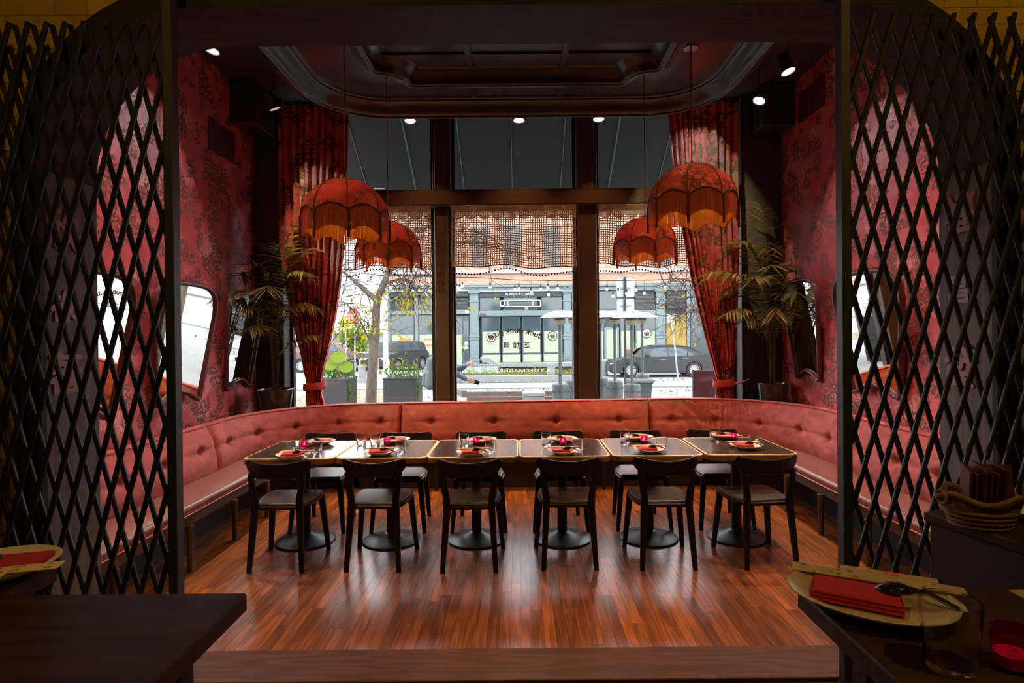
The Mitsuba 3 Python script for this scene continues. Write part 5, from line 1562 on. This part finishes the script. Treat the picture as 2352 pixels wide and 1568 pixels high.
D1 = 13.2
A = lambda x, y, d=D1: at(x, y, d)
branch_tree('street_tree', 'bare street tree with yellow leaves left of the left window post', [A(851, 955), A(853, 900), A(857, 830), A(861, 770), A(864, 720), A(866, 688)], .135,
            [([A(866, 690), A(845, 672), A(820, 650), A(797, 630), A(770, 612)], .075), ([A(866, 688), A(880, 655), A(893, 622), A(905, 580), A(925, 540), A(950, 490)], .085),
             ([A(893, 622), A(935, 600), A(985, 575), A(1040, 556), A(1100, 555), A(1160, 575)], .045), ([A(925, 540), A(985, 520), A(1060, 520), A(1130, 545), A(1180, 590)], .04),
             ([A(880, 655), A(915, 640), A(950, 650), A(970, 690)], .03), ([A(905, 600), A(960, 610), A(1000, 640), A(1020, 680)], .028),
             ([A(847, 780), A(830, 740), A(805, 705), A(780, 685)], .022), ([A(950, 490), A(1000, 470), A(1080, 470)], .03)], 21, 26, 420,
            lambda q: (q[:, 2] < 2.75) & (q[:, 0] < -0.2))
B = lambda x, y, d=14.5: at(x, y, d)
branch_tree('street_tree', 'bare tree with fine twigs behind the right curtain', [B(1690, 940), B(1688, 850), B(1684, 760), B(1680, 690)], .12,
            [([B(1680, 700), B(1640, 690), B(1590, 680), B(1540, 690), B(1500, 712)], .035), ([B(1680, 690), B(1630, 660), B(1570, 640), B(1520, 650)], .035), ([B(1680, 740), B(1630, 720), B(1580, 715), B(1540, 735)], .03), ([B(1680, 690), B(1650, 640), B(1590, 610)], .03)], 5, 30, 90,
            lambda q: q[:, 2] < 3.2, .1)

# ---------------------------------------------------------------- signs, poles, street furniture
mat('sign_yellow', pr((0.55, 0.37, 0.015), 0.5))
mat('sign_red', pr((0.55, 0.03, 0.05), 0.5))
mat('pole_grey', pr((0.22, 0.25, 0.26), 0.4))
k = thing('traffic_sign', 'yellow diamond two-way traffic sign on a pole, far left', 'sign')
p = at(793, 742, 25.0)
q = Polygon([(0, -.35), (.35, 0), (0, .35), (-.35, 0)]).buffer(-.03).buffer(.03)
vv, ff = prism(q, .02)
st = lambda v, ff, d=0: (np.stack([v[:, 0] + p[0], p[1] - d - v[:, 2], v[:, 1] + p[2]], 1), ff)
put('panel', st(vv, ff), 'sign_yellow', k)
for s in (-1, 1):
    ar = unary_union([sbox(s * .09 - .022, -.17, s * .09 + .022, .17), Polygon([(s * .09 - .065, -s * -.09), (s * .09 + .065, -s * -.09), (s * .09, s * .19)])])
    v2, f2 = prism(ar, .006)
    put('arrow', st(v2, f2, .02), 'rubber', k)
put('pole', tube([(p[0], p[1] + .04, GZ - .1), (p[0], p[1] + .04, p[2] + .1)], .03, 8), 'pole_grey', k)
k = thing('stop_sign', 'red stop sign on a grey pole next to the yellow sign', 'sign')
p = at(812, 727, 25.6)
ay = .75
def turn(v):
    return np.stack([p[0] + v[:, 0] * math.cos(ay) + v[:, 2] * math.sin(ay), p[1] + v[:, 0] * math.sin(ay) - v[:, 2] * math.cos(ay), p[2] + v[:, 1]], 1)
oc = Polygon([(.38 * math.cos(a), .38 * math.sin(a)) for a in np.arange(8) * PI / 4 + PI / 8])
v1, f1 = prism(oc, .015); put('panel', (turn(v1), f1), 'white_paint', k)
v1, f1 = prism(oc.buffer(-.025), .006); v1[:, 2] += .015; put('face', (turn(v1), f1), 'sign_red', k)
v1, f1 = tm(meshkit.text_mesh('STOP', .22, .006, bold=True)); v1 = v1 - (v1[:, 0].max() / 2, .11, -.02); v1[:, 0] *= .62 / np.ptp(v1[:, 0]); put('lettering', (turn(v1), f1), 'white_paint', k)
put('pole', tube([(p[0] + .03, p[1] + .05, GZ - .1), (p[0] + .03, p[1] + .05, p[2] + .3)], .035, 8), 'pole_grey', k)
put('pole_base', lathe([(0, 0), (.22, 0), (.22, .05), (.08, .08), (0, .08)], 16, (p[0] + .03, p[1] + .05, GZ - .1)), 'concrete', k)
k = thing('litter_bin', 'grey slatted litter bin behind the sign poles', 'litter bin')
p = at(800, 868, 25.2)
for a in np.arange(26) * 2 * PI / 26:
    put('slat', box(p[0] + .24 * math.cos(a) - .012, p[0] + .24 * math.cos(a) + .012, 25.2 + .24 * math.sin(a) - .012, 25.2 + .24 * math.sin(a) + .012, GZ - .1, GZ + .80), 'steel', k)
put('rim', lathe([(.20, .78), (.27, .78), (.28, .84), (.20, .84)], 24, (p[0], 25.2, GZ)), 'steel', k)
put('liner', lathe([(0, .0), (.20, .0), (.21, .76), (0, .76)], 20, (p[0], 25.2, GZ - .08)), 'rubber', k)
for n, (x, y, D, sc, lab) in enumerate(((832, 874, 24.6, 1.0, 'pale concrete bollard drum left of the tree trunk'), (1266, 862, 24.8, .95, 'pale concrete bollard drum before the green papered windows'), (1387, 858, 27.5, 1.0, 'pale concrete bollard drum beside the sedan'))):
    p = at(x, y, D)
    put('bollard_drum', lathe([(0, 0), (.19 * sc, 0), (.18 * sc, .30), (.17 * sc, .305), (.18 * sc, .31), (.17 * sc, .66), (.19 * sc, .70), (.19 * sc, .76), (.16 * sc, .80), (0, .80)], 20, (p[0], D, GZ - .12)), 'concrete', smooth=40, label=lab, cat_='bollard')
k = thing('street_lamp_post', 'white post right of the tree trunk', 'post')
p = at(886, 800, 28.0)
put('post', lathe([(0, GZ - .1), (.14, GZ - .1), (.12, .3), (.11, 9), (0, 9)], 16, (p[0], 28.0, 0)), 'white_paint', k, 40)
for x, y in ((827, 838), (868, 838)):
    p = at(x, y, 27.0)
    put('bicycle_rack', tube([(p[0], 27, GZ - .1), (p[0], 27, .55), (p[0] + .12, 27, .62), (p[0] + .42, 27, .62), (p[0] + .52, 27, .55), (p[0] + .52, 27, GZ - .1)], .03, 8), 'white_paint', smooth=True, label='white bicycle rack ' + ('left' if x < 850 else 'right') + ' of the tree trunk', cat_='bicycle rack')
k = thing('street_sign', 'pale backs of two large street signs on a dark pole', 'sign')
p = at(1435, 640, 19.5)
put('pole', box(p[0] - .035, p[0] + .035, 19.5, 19.57, GZ, at(1435, 636, 19.5)[2]), 'rubber', k)
mat('sign_back', pr((0.34, 0.36, 0.355), 0.5))
for y0, y1 in ((640, 682), (687, 716)):
    a, b = at(1417, y1, 19.6), at(1457, y0, 19.6)
    v2, f2 = prism(rrect(a[0], b[0], a[2], b[2], .05), .012)
    put('panel', (np.stack([v2[:, 0], 19.60 + v2[:, 2], v2[:, 1]], 1), f2[:, ::-1]), 'sign_back', k)
    put('bracket', box(a[0] + .1, b[0] - .1, 19.575, 19.60, (a[2] + b[2]) / 2 - .03, (a[2] + b[2]) / 2 + .03), 'pole_grey', k)
k = thing('parking_sign', 'small white sign on a leaning pole before the mustard drape', 'sign')
p = at(1540, 732, 24.0)
put('panel', box(p[0] - .16, p[0] + .16, 24.0, 24.02, p[2] - .19, p[2] + .19, .005), 'white_paint', k)
q = at(1551, 800, 24.0)
put('pole', tube([(p[0], 24.04, p[2]), (q[0], 24.04, q[2]), (q[0] + .12, 24.04, GZ - .1)], .035, 8), 'pole_grey', k)
k = thing('terracotta_planter', 'terracotta trough with dry stalks by the far window', 'planter')
p = at(1451, 812, 35.5)
put('trough', box(p[0] - .38, p[0] + .38, 35.3, 35.7, p[2], p[2] + .28, .02), 'terracotta', k)
put('lower_trough', box(p[0] - .35, p[0] + .35, 35.3, 35.7, p[2] - .45, p[2] - .12, .02), 'terracotta', k)
put('stand', box(p[0] - .36, p[0] + .36, 35.3, 35.7, GZ + .04, p[2] - .45), 'slate', k)
put('stand', box(p[0] - .40, p[0] + .40, 35.28, 35.72, p[2] - .12, p[2], .01), 'slate', k)
put('stalks', cat([tube([(p[0] + dx, 35.5, p[2] + .25), (p[0] + dx * 1.4, 35.5, p[2] + .75 + .2 * math.sin(dx * 30))], .012, 4) for dx in np.linspace(-.3, .3, 11)]), 'gravel_a', k, kind='stuff')
# menu board by the right curtain
k = thing('menu_board', 'dark brown board outside the glass at the right curtain', 'board')
a, b = at(1594, 850, 7.5), at(1652, 850, 7.5)
mat('board_brown', pr((0.11, 0.035, 0.04), 0.5))
put('panel', box(a[0], b[0], 7.5, 7.53, GZ, a[2], .004), 'board_brown', k)
put('edge', box(a[0] - .012, a[0] + .002, 7.495, 7.535, GZ, a[2] + .004), 'rubber', k)
# planted bed with a stone edge and bench
k = thing('planted_bed', 'planted street bed with a pale stone edge in the middle', 'flower bed')
x0, x1 = at(1046, 860, 24.2)[0], at(1330, 860, 24.2)[0]
put('stone_edge', box(x0 - 1.5, x1, 24.0, 24.25, GZ - .1, at(1190, 862, 24.0)[2], .02), 'concrete', k)
put('soil', box(x0 - 1.5, x1, 24.25, 26.6, GZ - .1, at(1190, 864, 24.0)[2]), 'soil', k)
g = np.random.default_rng(4)
put('plants', cat([blob_leaves(60, (x0 - 1 + (x1 - x0 + .8) * i / 22, 24.8 + .8 * g.random(), GZ + .22), (.28, .3, .16 + .14 * g.random()), .10, '', 60 + i) for i in range(23)]), 'lime_leaf', k, kind='stuff')
put('pale_shrubs', cat([blob_leaves(70, (x0 + .2 + .25 * i, 25.4, GZ + .40), (.28, .25, .30), .055, '', 90 + i) for i in range(7)]), 'sign_back', k, kind='stuff')
k = thing('stone_bench', 'long pale stone bench behind the planted bed', 'bench')
put('slab', box(at(1140, 838, 27)[0], at(1335, 838, 27)[0], 26.7, 27.4, at(1200, 842, 27)[2], at(1200, 833, 27)[2], .02), 'concrete', k)
put('support', box(at(1145, 838, 27)[0], at(1330, 838, 27)[0], 26.9, 27.3, GZ - .1, at(1200, 842, 27)[2]), 'timber', k)
put('ramp_end', hull([(at(x, y, 27)[0], yy, at(x, y, 27)[2]) for x, y in ((1104, 820), (1122, 820), (1142, 833), (1104, 826), (1120, 826), (1140, 839)) for yy in (26.7, 27.4)]), 'concrete', k)
# timber parklet edge and concrete block in front
k = thing('timber_edging', 'low brown timber edging outside below the middle window', 'edging')
for j, (xa, xb, y0, D) in enumerate(((1070, 1335, 899, 17.6), (1072, 1335, 911, 16.2))):
    a, b = at(xa, y0, D), at(xb, y0, D)
    put('beam', box(a[0], b[0], D, D + .14, GZ, (a[2] + b[2]) / 2, .01), 'timber', k)
a = at(1062, 880, 20.0)
put('beam', hull([(at(1047, 884, 19.8)[0], 19.8, z) for z in (GZ, GZ + .1)] + [(at(1047, 884, 19.8)[0] - .14, 19.8, z) for z in (GZ, GZ + .1)] + [(at(1072, 899, 17.6)[0] + d, 17.6, z) for z in (GZ, GZ + .2) for d in (0, -.14)]), 'timber', k)
k = thing('concrete_block', 'pale concrete block on the timber edging', 'block')
a, b = at(1201, 905, 15.8), at(1250, 905, 15.8)
put('block', cat(box(a[0], b[0], 15.4, 16.0, GZ, at(1225, 909, 15.6)[2], .01), box(a[0] - .01, b[0] + .01, 15.38, 16.02, at(1225, 908.5, 15.6)[2], at(1225, 901, 15.6)[2], .01)), 'concrete', k)
p = at(1210, 892, 20)
put('manhole_cover', lathe([(0, .0), (.42, .0), (.42, .012), (0, .012)], 28, (p[0], 21.0, GZ - .10)), 'steel', smooth=30, label='round manhole cover in the pale street', cat_='manhole cover')
# gravel and fallen leaves
g = np.random.default_rng(8)
oct_ = (np.array([(1, 0, 0), (-1, 0, 0), (0, 1, 0), (0, -1, 0), (0, 0, .6), (0, 0, -.6)], float), np.array([(0, 2, 4), (2, 1, 4), (1, 3, 4), (3, 0, 4), (2, 0, 5), (1, 2, 5), (3, 1, 5), (0, 3, 5)]))
put('gravel', cat([(oct_[0] * (.03 + .035 * g.random()) + (-7.0 + 3.4 * g.random(), 15.5 + 4.4 * g.random(), GZ + .01), oct_[1]) for _ in range(2600)]), 'gravel_a', label='patch of tan gravel round the tree', cat_='gravel', kind='stuff')
put('fallen_leaves', cat([blob_leaves(1, (-3.0 + 10.5 * g.random(), q, GZ + .015), (.01, .01, .002), .12, '', 4000 + i) for i, q in enumerate(np.concatenate([17 + 3.0 * g.random(420), 23.5 + .4 * g.random(160)]))]), 'gravel_a', label='dry leaves scattered on the pavement at the right', cat_='leaves', kind='stuff')
# string lights
mat('bulb_glass', pr((0.75, 0.76, 0.74), 0.1, 0.7))
k = thing('string_lights', 'string of clear bulbs on a black cable across the street view', 'string lights')
pts_ = [(640, 600), (780, 622), (880, 632), (940, 634), (1000, 636), (1090, 637), (1190, 643), (1330, 645), (1430, 644), (1500, 643), (1600, 638), (1760, 612)]
put('cable', tube([at(x, y, 16.0) for x, y in pts_], .011, 5), 'rubber', k, True)
for x, y in (pts_[0], pts_[-1]):
    q = at(x, y, 16.0)
    put('pole', tube([(q[0], q[1], GZ), (q[0], q[1], q[2] + .2)], .05, 8), 'timber', k)
for x, y in ((797, 634), (823, 640), (851, 640), (897, 658), (931, 648), (975, 672), (993, 652), (1049, 658), (1056, 659), (1062, 654), (1126, 656), (1183, 662), (1192, 660), (1220, 668), (1242, 661), (1258, 658), (1260, 674), (1281, 660), (1394, 661), (1408, 677), (1420, 668), (1439, 671), (1461, 663), (1480, 670), (1528, 658)):
    p = at(x, y, 16.0)
    c = at(x, np.interp(x, [q[0] for q in pts_], [q[1] for q in pts_]), 16.0)
    put('bulb', lathe([(0, -.085), (.03, -.075), (.042, -.045), (.036, -.01), (.02, .015), (0, .02)], 12, p), 'bulb_glass', k, True)
    put('socket', cat(lathe([(0, .01), (.024, .01), (.024, .085), (0, .09)], 10, p), tube([p + (0, 0, .08), c], .007, 4)), 'rubber', k)
# far left: house and trees
k = thing('far_house', 'grey house with a pitched roof far behind the signs', 'house')
x0, x1 = at(765, 780, 62)[0], at(862, 780, 62)[0]
zr, ze = at(820, 738, 62)[2], at(820, 765, 62)[2]
mat('house_grey', pr((0.2, 0.21, 0.22), 0.9)); mat('roof_grey', pr((0.25, 0.27, 0.29), 0.9))
put('wall', box(x0, x1, 62, 70, GZ, ze), 'house_grey', k)
put('roof', hull([(x0 - .4, 61.6, ze), (x1 + .4, 61.6, ze), (x0 - .4, 70.4, ze), (x1 + .4, 70.4, ze), (x0 + .6, 66, zr + .5), (x1 - .6, 66, zr + .5)]), 'roof_grey', k)
for x in (780, 812, 838):
    put('window', box(at(x, 780, 62)[0], at(x + 12, 780, 62)[0], 61.95, 62.1, at(x, 790, 62)[2], at(x, 772, 62)[2]), 'far_glass', k)
k = thing('green_tree', 'lime green tree in front of the far house', 'tree')
put('trunk', tube([at(812, 850, 48), at(812, 800, 48)], .2, 8), 'bark', k)
put('crown', cat([blob_leaves(260, at(x, y, 48), (1.0, 1.0, .9), .35, '', 300 + i) for i, (x, y) in enumerate(((800, 775), (820, 765), (825, 790), (808, 795)))]), 'lime_leaf', k, kind='stuff')
# ---------------------------------------------------------------- the front room's high tables
FZ = 1.08
mat('edge_wear', pr((0.16, 0.10, 0.06), 0.6))


def high_table(x0, x1, y0, y1, label, legs):
    t = thing('high_table', label, 'table')
    put('tabletop', box(x0, x1, y0, y1, FZ - .042, FZ, .004), 'front_table_wood', t)
    for x, y in legs:
        put('leg', box(x - .028, x + .028, y - .028, y + .028, -.018, FZ - .042, .004), 'black', t)
    a, b = legs[0], legs[1]
    put('stretcher', box(min(a[0], b[0]), max(a[0], b[0]), a[1] - .012, a[1] + .012, FZ - .12, FZ - .042), 'black', t)
    return t


high_table(-1.50, -.622, .35, 1.302, 'dark wooden high table in the left foreground', [(-.73, 1.20), (-1.40, 1.20), (-.73, .45), (-1.40, .45)])
high_table(-2.20, -1.19, 1.312, 1.475, 'dark high shelf table at the far left edge with a plate on it', [(-1.30, 1.395), (-2.1, 1.395)])
high_table(.622, 1.62, .35, 1.293, 'dark wooden high table in the right foreground', [(.735, 1.20), (1.52, 1.20), (.735, .45), (1.52, .45)])


def big_setting(x, y, rz, lab, sx=1.28, sy=.98):
    z = FZ + .001
    put('plate', _plate, to=TR(x, y, z, rz, (sx, sy, 1.0)), label=f'oval cream plate {lab}', cat_='plate')
    put('napkin', _napkin, to=TR(x - .028 * math.cos(rz), y - .028 * math.sin(rz), z + .0035, rz, (1.24, 1.05, 1.1)), label=f'folded red napkin on the oval plate {lab}', cat_='napkin')
    put('soup_spoon', _spoon, to=TR(x + .035 * math.cos(rz) + .012, y + .035 * math.sin(rz) + .012, z + .038, rz - .15, 1.0), label=f'glossy black soup spoon on the oval plate {lab}', cat_='spoon')
    k = thing('chopstick_sleeve', f'floral paper chopstick sleeve with red seal on the oval plate {lab}', 'chopstick sleeve')
    o = .075
    cx_, cy_ = x - o * math.sin(rz) + .01, y + o * math.cos(rz)
    a = rz + .05
    put('sleeve', _sleeve, parent=k, to=TR(cx_, cy_, z + .036, a, (1.3, 1.35, 1)))
    put('flap', box(0, 1, 0, 1, 0, 1), 'paper_plain', k, to=TR(cx_ - .022 * math.sin(a) - .065 * math.cos(a), cy_ + .022 * math.cos(a) - .065 * math.sin(a), z + .037, a, (.185, .026, .003)))
    put('seal', _seal, parent=k, to=TR(cx_ - .034 * math.sin(a) + .035 * math.cos(a), cy_ + .034 * math.cos(a) + .035 * math.sin(a), z + .0362, a, 1.15))


mat('paper_plain', pr((0.66, 0.50, 0.26), 0.7))
big_setting(.728, 1.192, -.52, 'in the right foreground')
big_setting(-1.285, 1.40, -2.9, 'at the far left edge', 1.05)
put('tumbler', shape(cat(tumbler(.118, .046)), 'glass', 50), to=TR(.737, .985, FZ + .0005), label='clear water glass in the right foreground', cat_='glass')
k = thing('candle_holder', 'unlit magenta glass candle holder at the bottom right corner', 'candle holder')
put('holder', _holder, parent=k, to=TR(.845, .985, FZ + .0005, s=1.15))
put('candle', _wax, parent=k, to=TR(.845, .985, FZ + .0005, s=1.15))
put('menu_sheet', box(1.085, 1.32, .98, 1.276, FZ + .0005, FZ + .003), 'paper_plain', label='cream menu sheet on the right foreground table', cat_='menu')
# host stand with the basket
P0, ang = np.array([1.294, 1.845]), -math.atan2(.063, .257)
k = thing('host_stand', 'dark cabinet in front of the right scissor gate', 'cabinet')
T0 = TR(P0[0], P0[1], 0, math.atan2(.24, .97))
put('body', box(.012, .60, -.46, -.012, -.018, FZ - .03, .004), 'front_cabinet', k, to=T0) if mat('front_cabinet', pr((0.016, 0.013, 0.015), 0.45)) else None
put('top', box(0, .62, -.48, 0, FZ - .03, FZ, .004), 'front_cabinet', k, to=T0)
mat('burlap', pr(proc(lambda p, n, uv: mix((0.10, 0.055, 0.022), (0.22, 0.13, 0.06), noise(p.x * 220, p.y * 220, p.z * 220))), 0.95))
mat('booklet', pr((0.075, 0.018, 0.016), 0.5))
mat('card_yellow', pr((0.55, 0.36, 0.06), 0.6))
bx_, by_ = 1.372, 1.712
k = thing('basket', 'burlap lined basket full of menus on the dark cabinet', 'basket')
g = np.random.default_rng(2)
n = 36
secs = []
for r, z in ((.066, 0), (.078, .03), (.086, .06), (.092, .085), (.100, .098), (.103, .088), (.100, .078), (.094, .085), (.086, .088), (.080, .05), (.064, .012)):
    a = np.linspace(0, 2 * PI, n, endpoint=False)
    w = 1 + .05 * np.sin(3 * a + r * 50) + .03 * np.sin(7 * a) + (.02 * g.random(n) if z > .04 else 0)
    secs.append(np.column_stack([bx_ + r * w * np.cos(a) * 1.12, by_ + r * w * np.sin(a) * .85, FZ + .001 + z + (.012 * np.sin(4 * a) if z > .07 else 0 * a)]))
put('liner', loft(secs), 'burlap', k, True)
put('weave', cat([tube([(bx_ + (.070 + .004 * j) * 1.14 * math.cos(a), by_ + (.070 + .004 * j) * .87 * math.sin(a), FZ + .006 + .014 * j) for a in np.linspace(0, 2 * PI, 30)], .007, 6, caps=False) for j in range(4)]), 'burlap', k, True)
put('handle', tube([(bx_ - .115, by_ + .02 * math.cos(q), FZ + .085 + .02 * math.sin(q)) for q in np.linspace(0, 2 * PI, 16)], .005, 6, caps=False), 'burlap', k, True)
_bk = box(-.045, .045, -.0035, .0035, 0, .165, .001)
for j in range(7):
    front = j == 0
    t = TR(bx_ + (.028 if front else -.060 + .016 * j), by_ + (-.035 if front else .0 + .004 * (j % 3)), FZ + .020, (-.25 if front else 1.1 + .06 * j), rx=-.20 if front else 0, ry=0 if front else -.15, s=(1.0, 1, 1.0 - .04 * (j % 3)))
    b = put('menu_booklet', _bk, 'booklet', to=t, label=('dark red menu booklet with a yellow square, front of the basket' if front else 'dark menu booklet in the basket, ' + ['', 'leftmost', 'second from left', 'third from left', 'fourth from left', 'fifth from left', 'rightmost'][j]), cat_='menu', group=None if front else 'dark booklets in the basket')
    if front:
        put('square', box(-.026, .026, -.0045, -.0034, .085, .140), 'card_yellow', b, to=t, label='plain yellow square')
put('plate', _plate, to=TR(1.585, 1.79, FZ + .001, 0, .9), label='cream plate right of the menu basket', cat_='plate')
# ---------------------------------------------------------------- the passer-by behind the left window post
import manifold3d as m3
mat('skin', pr((0.36, 0.20, 0.14), 0.6))
mat('hair_dark', pr((0.02, 0.015, 0.012), 0.7))
mat('jacket_navy', pr((0.055, 0.070, 0.10), 0.8))
mat('trousers', pr((0.035, 0.035, 0.04), 0.8))
mat('bag_grey', pr((0.10, 0.115, 0.12), 0.8))
mat('phone_black', pr((0.01, 0.01, 0.012), 0.2))


def limb(chains, edge=.02, it=6):
    """Continuous figure: hulls of spheres along chains of (x, y, z, r), joined, refined and smoothed."""
    parts = []
    for ch in chains:
        for a, b in zip(ch[:-1], ch[1:]):
            s = [m3.Manifold.sphere(q[3], 16).translate(list(map(float, q[:3]))) for q in (a, b)]
            parts.append(m3.Manifold.batch_hull(s))
    M_ = m3.Manifold.batch_boolean(parts, m3.OpType.Add).refine_to_length(edge)
    q = M_.to_mesh()
    t = trimesh.Trimesh(q.vert_properties[:, :3], q.tri_verts, process=True)
    trimesh.smoothing.filter_taubin(t, iterations=it)
    return np.array(t.vertices), np.array(t.faces)


PXX, PYY = -1.425, 11.0
def put_p(nm, m, mt, par, **k):
    return put(nm, (m[0] + (PXX, PYY, GZ), m[1]), mt, par, True, **k)


def fingers(w, d, side):
    """Palm and five bent fingers gripping forward; w wrist, d unit direction of the hand."""
    w, d = np.array(w), np.array(d) / np.linalg.norm(d)
    up = np.array([0, 0, 1.0]) - d * d[2]; up /= np.linalg.norm(up)
    n = np.cross(d, up)
    P = lambda a, b, c, r: (*(w + d * a + up * b + n * c), r)
    ch = [[P(0, 0, 0, .026), P(.045, .006, 0, .030), P(.085, .012, 0, .026)], [P(.045, -.012, 0, .026), P(.085, -.018, 0, .022)]]
    for k, (b, L) in enumerate(((.030, .068), (.010, .078), (-.010, .072), (-.029, .058))):
        ch.append([P(.085, b, 0, .0105), P(.085 + L * .45, b, side * .010, .0100), P(.085 + L * .75, b, side * .034, .0090), P(.085 + L * .72, b, side * .055, .0080)])
    ch.append([P(.025, .030, 0, .013), P(.060, .050, side * .020, .0115), P(.095, .042, side * .034, .0095)])
    return ch


pk = thing('person', 'person in a navy jacket with grey backpack walking by outside, holding a phone', 'person')
wn, wf = (.44, -.20, 1.075), (.40, .17, 1.335)
body = [[(.03, 0, 1.42, .060), (.045, 0, 1.52, .055)], [(.05, 0, 1.585, .072), (.055, 0, 1.66, .092), (.035, 0, 1.69, .090)], [(.095, 0, 1.585, .040), (.085, 0, 1.63, .060)], [(.142, 0, 1.615, .014), (.130, 0, 1.65, .012)],
        [(.045, .085, 1.62, .018), (.045, .088, 1.645, .020)], [(.045, -.085, 1.62, .018), (.045, -.088, 1.645, .020)],
        [(.03, 0, 1.42, .060), (.02, 0, 1.25, .10), (0, 0, 1.0, .10)],
        [(0, -.19, 1.40, .05), (.20, -.225, 1.215, .042), (*wn, .027)], [(0, .19, 1.40, .05), (.17, .23, 1.19, .042), (*wf, .027)], [(0, -.16, 1.38, .06), (0, .16, 1.38, .06)],
        [(0, -.09, .95, .09), (.07, -.10, .52, .055), (-.02, -.10, .10, .040)], [(0, .09, .95, .09), (-.10, .10, .52, .055), (-.30, .10, .16, .040)]]
body += fingers(wn, (.9, .0, -.35), 1) + fingers(wf, (.95, -.1, .25), -1)
put_p('body', limb(body, .012, 4), 'skin', pk)
put_p('jacket', limb([[(.03, 0, 1.43, .085), (.02, 0, 1.28, .145), (0, 0, 1.05, .150), (0, 0, .90, .155)], [(0, -.18, 1.39, .075), (.20, -.225, 1.215, .062), (.41, -.202, 1.09, .046)], [(0, .18, 1.39, .075), (.17, .23, 1.19, .062), (.375, .175, 1.31, .046)],
                      [(0, -.15, 1.37, .085), (0, .15, 1.37, .085)], [(0, -.09, 1.1, .13), (0, .09, 1.1, .13)], [(0, -.08, .92, .13), (0, .08, .92, .13)]]), 'jacket_navy', pk)
put_p('trousers', limb([[(0, -.09, .92, .115), (.07, -.10, .52, .080), (-.02, -.10, .12, .062)], [(0, .09, .92, .115), (-.10, .10, .52, .080), (-.29, .10, .19, .062)], [(0, -.08, .92, .115), (0, .08, .92, .115)]]), 'trousers', pk)
for a, b in (((-.04, -.10), .045), ((-.34, .10), .085)):
    put_p('shoe', limb([[(a[0] - .03, a[1], b, .044), (a[0] + .08, a[1], b - .008, .036), (a[0] + .17, a[1], b - .012, .032)]]), 'rubber', pk)
put_p('hair', limb([[(.02, 0, 1.71, .095), (.06, 0, 1.735, .085)], [(-.01, 0, 1.66, .092), (.02, 0, 1.71, .096)], [(-.02, -.02, 1.60, .075), (-.01, 0, 1.66, .09)]]), 'hair_dark', pk)
k = thing('backpack', 'grey backpack worn by the passer-by outside', 'backpack')
put_p('bag', limb([[(-.25, -.10, 1.42, .085), (-.25, .10, 1.42, .085), (-.27, .11, .98, .10), (-.27, -.11, .98, .10), (-.25, -.10, 1.42, .085)], [(-.27, 0, 1.2, .13), (-.29, 0, 1.0, .13)]]), 'bag_grey', k)
put_p('pocket', limb([[(-.37, -.08, 1.15, .045), (-.37, .08, 1.15, .045), (-.38, .08, .98, .05), (-.38, -.08, .98, .05), (-.37, -.08, 1.15, .045)]]), 'bag_grey', k)
for s in (-1, 1):
    put_p('strap', tube([(-.18, s * .12, 1.46), (-.06, s * .13, 1.50), (.08, s * .14, 1.44), (.15, s * .15, 1.28), (.10, s * .17, 1.08), (-.10, s * .16, 1.0)], .022, 8, flat=(1, .45)), 'rubber', k)
t = T4().translate([PXX + .595, PYY - .165, GZ + 1.025]).rotate([0, 1, 0], 20)
put('phone', box(-.075, .075, -.0045, .0045, -.036, .036, .003), 'phone_black', to=t, label='black phone in the hand of the passer-by outside', cat_='phone')
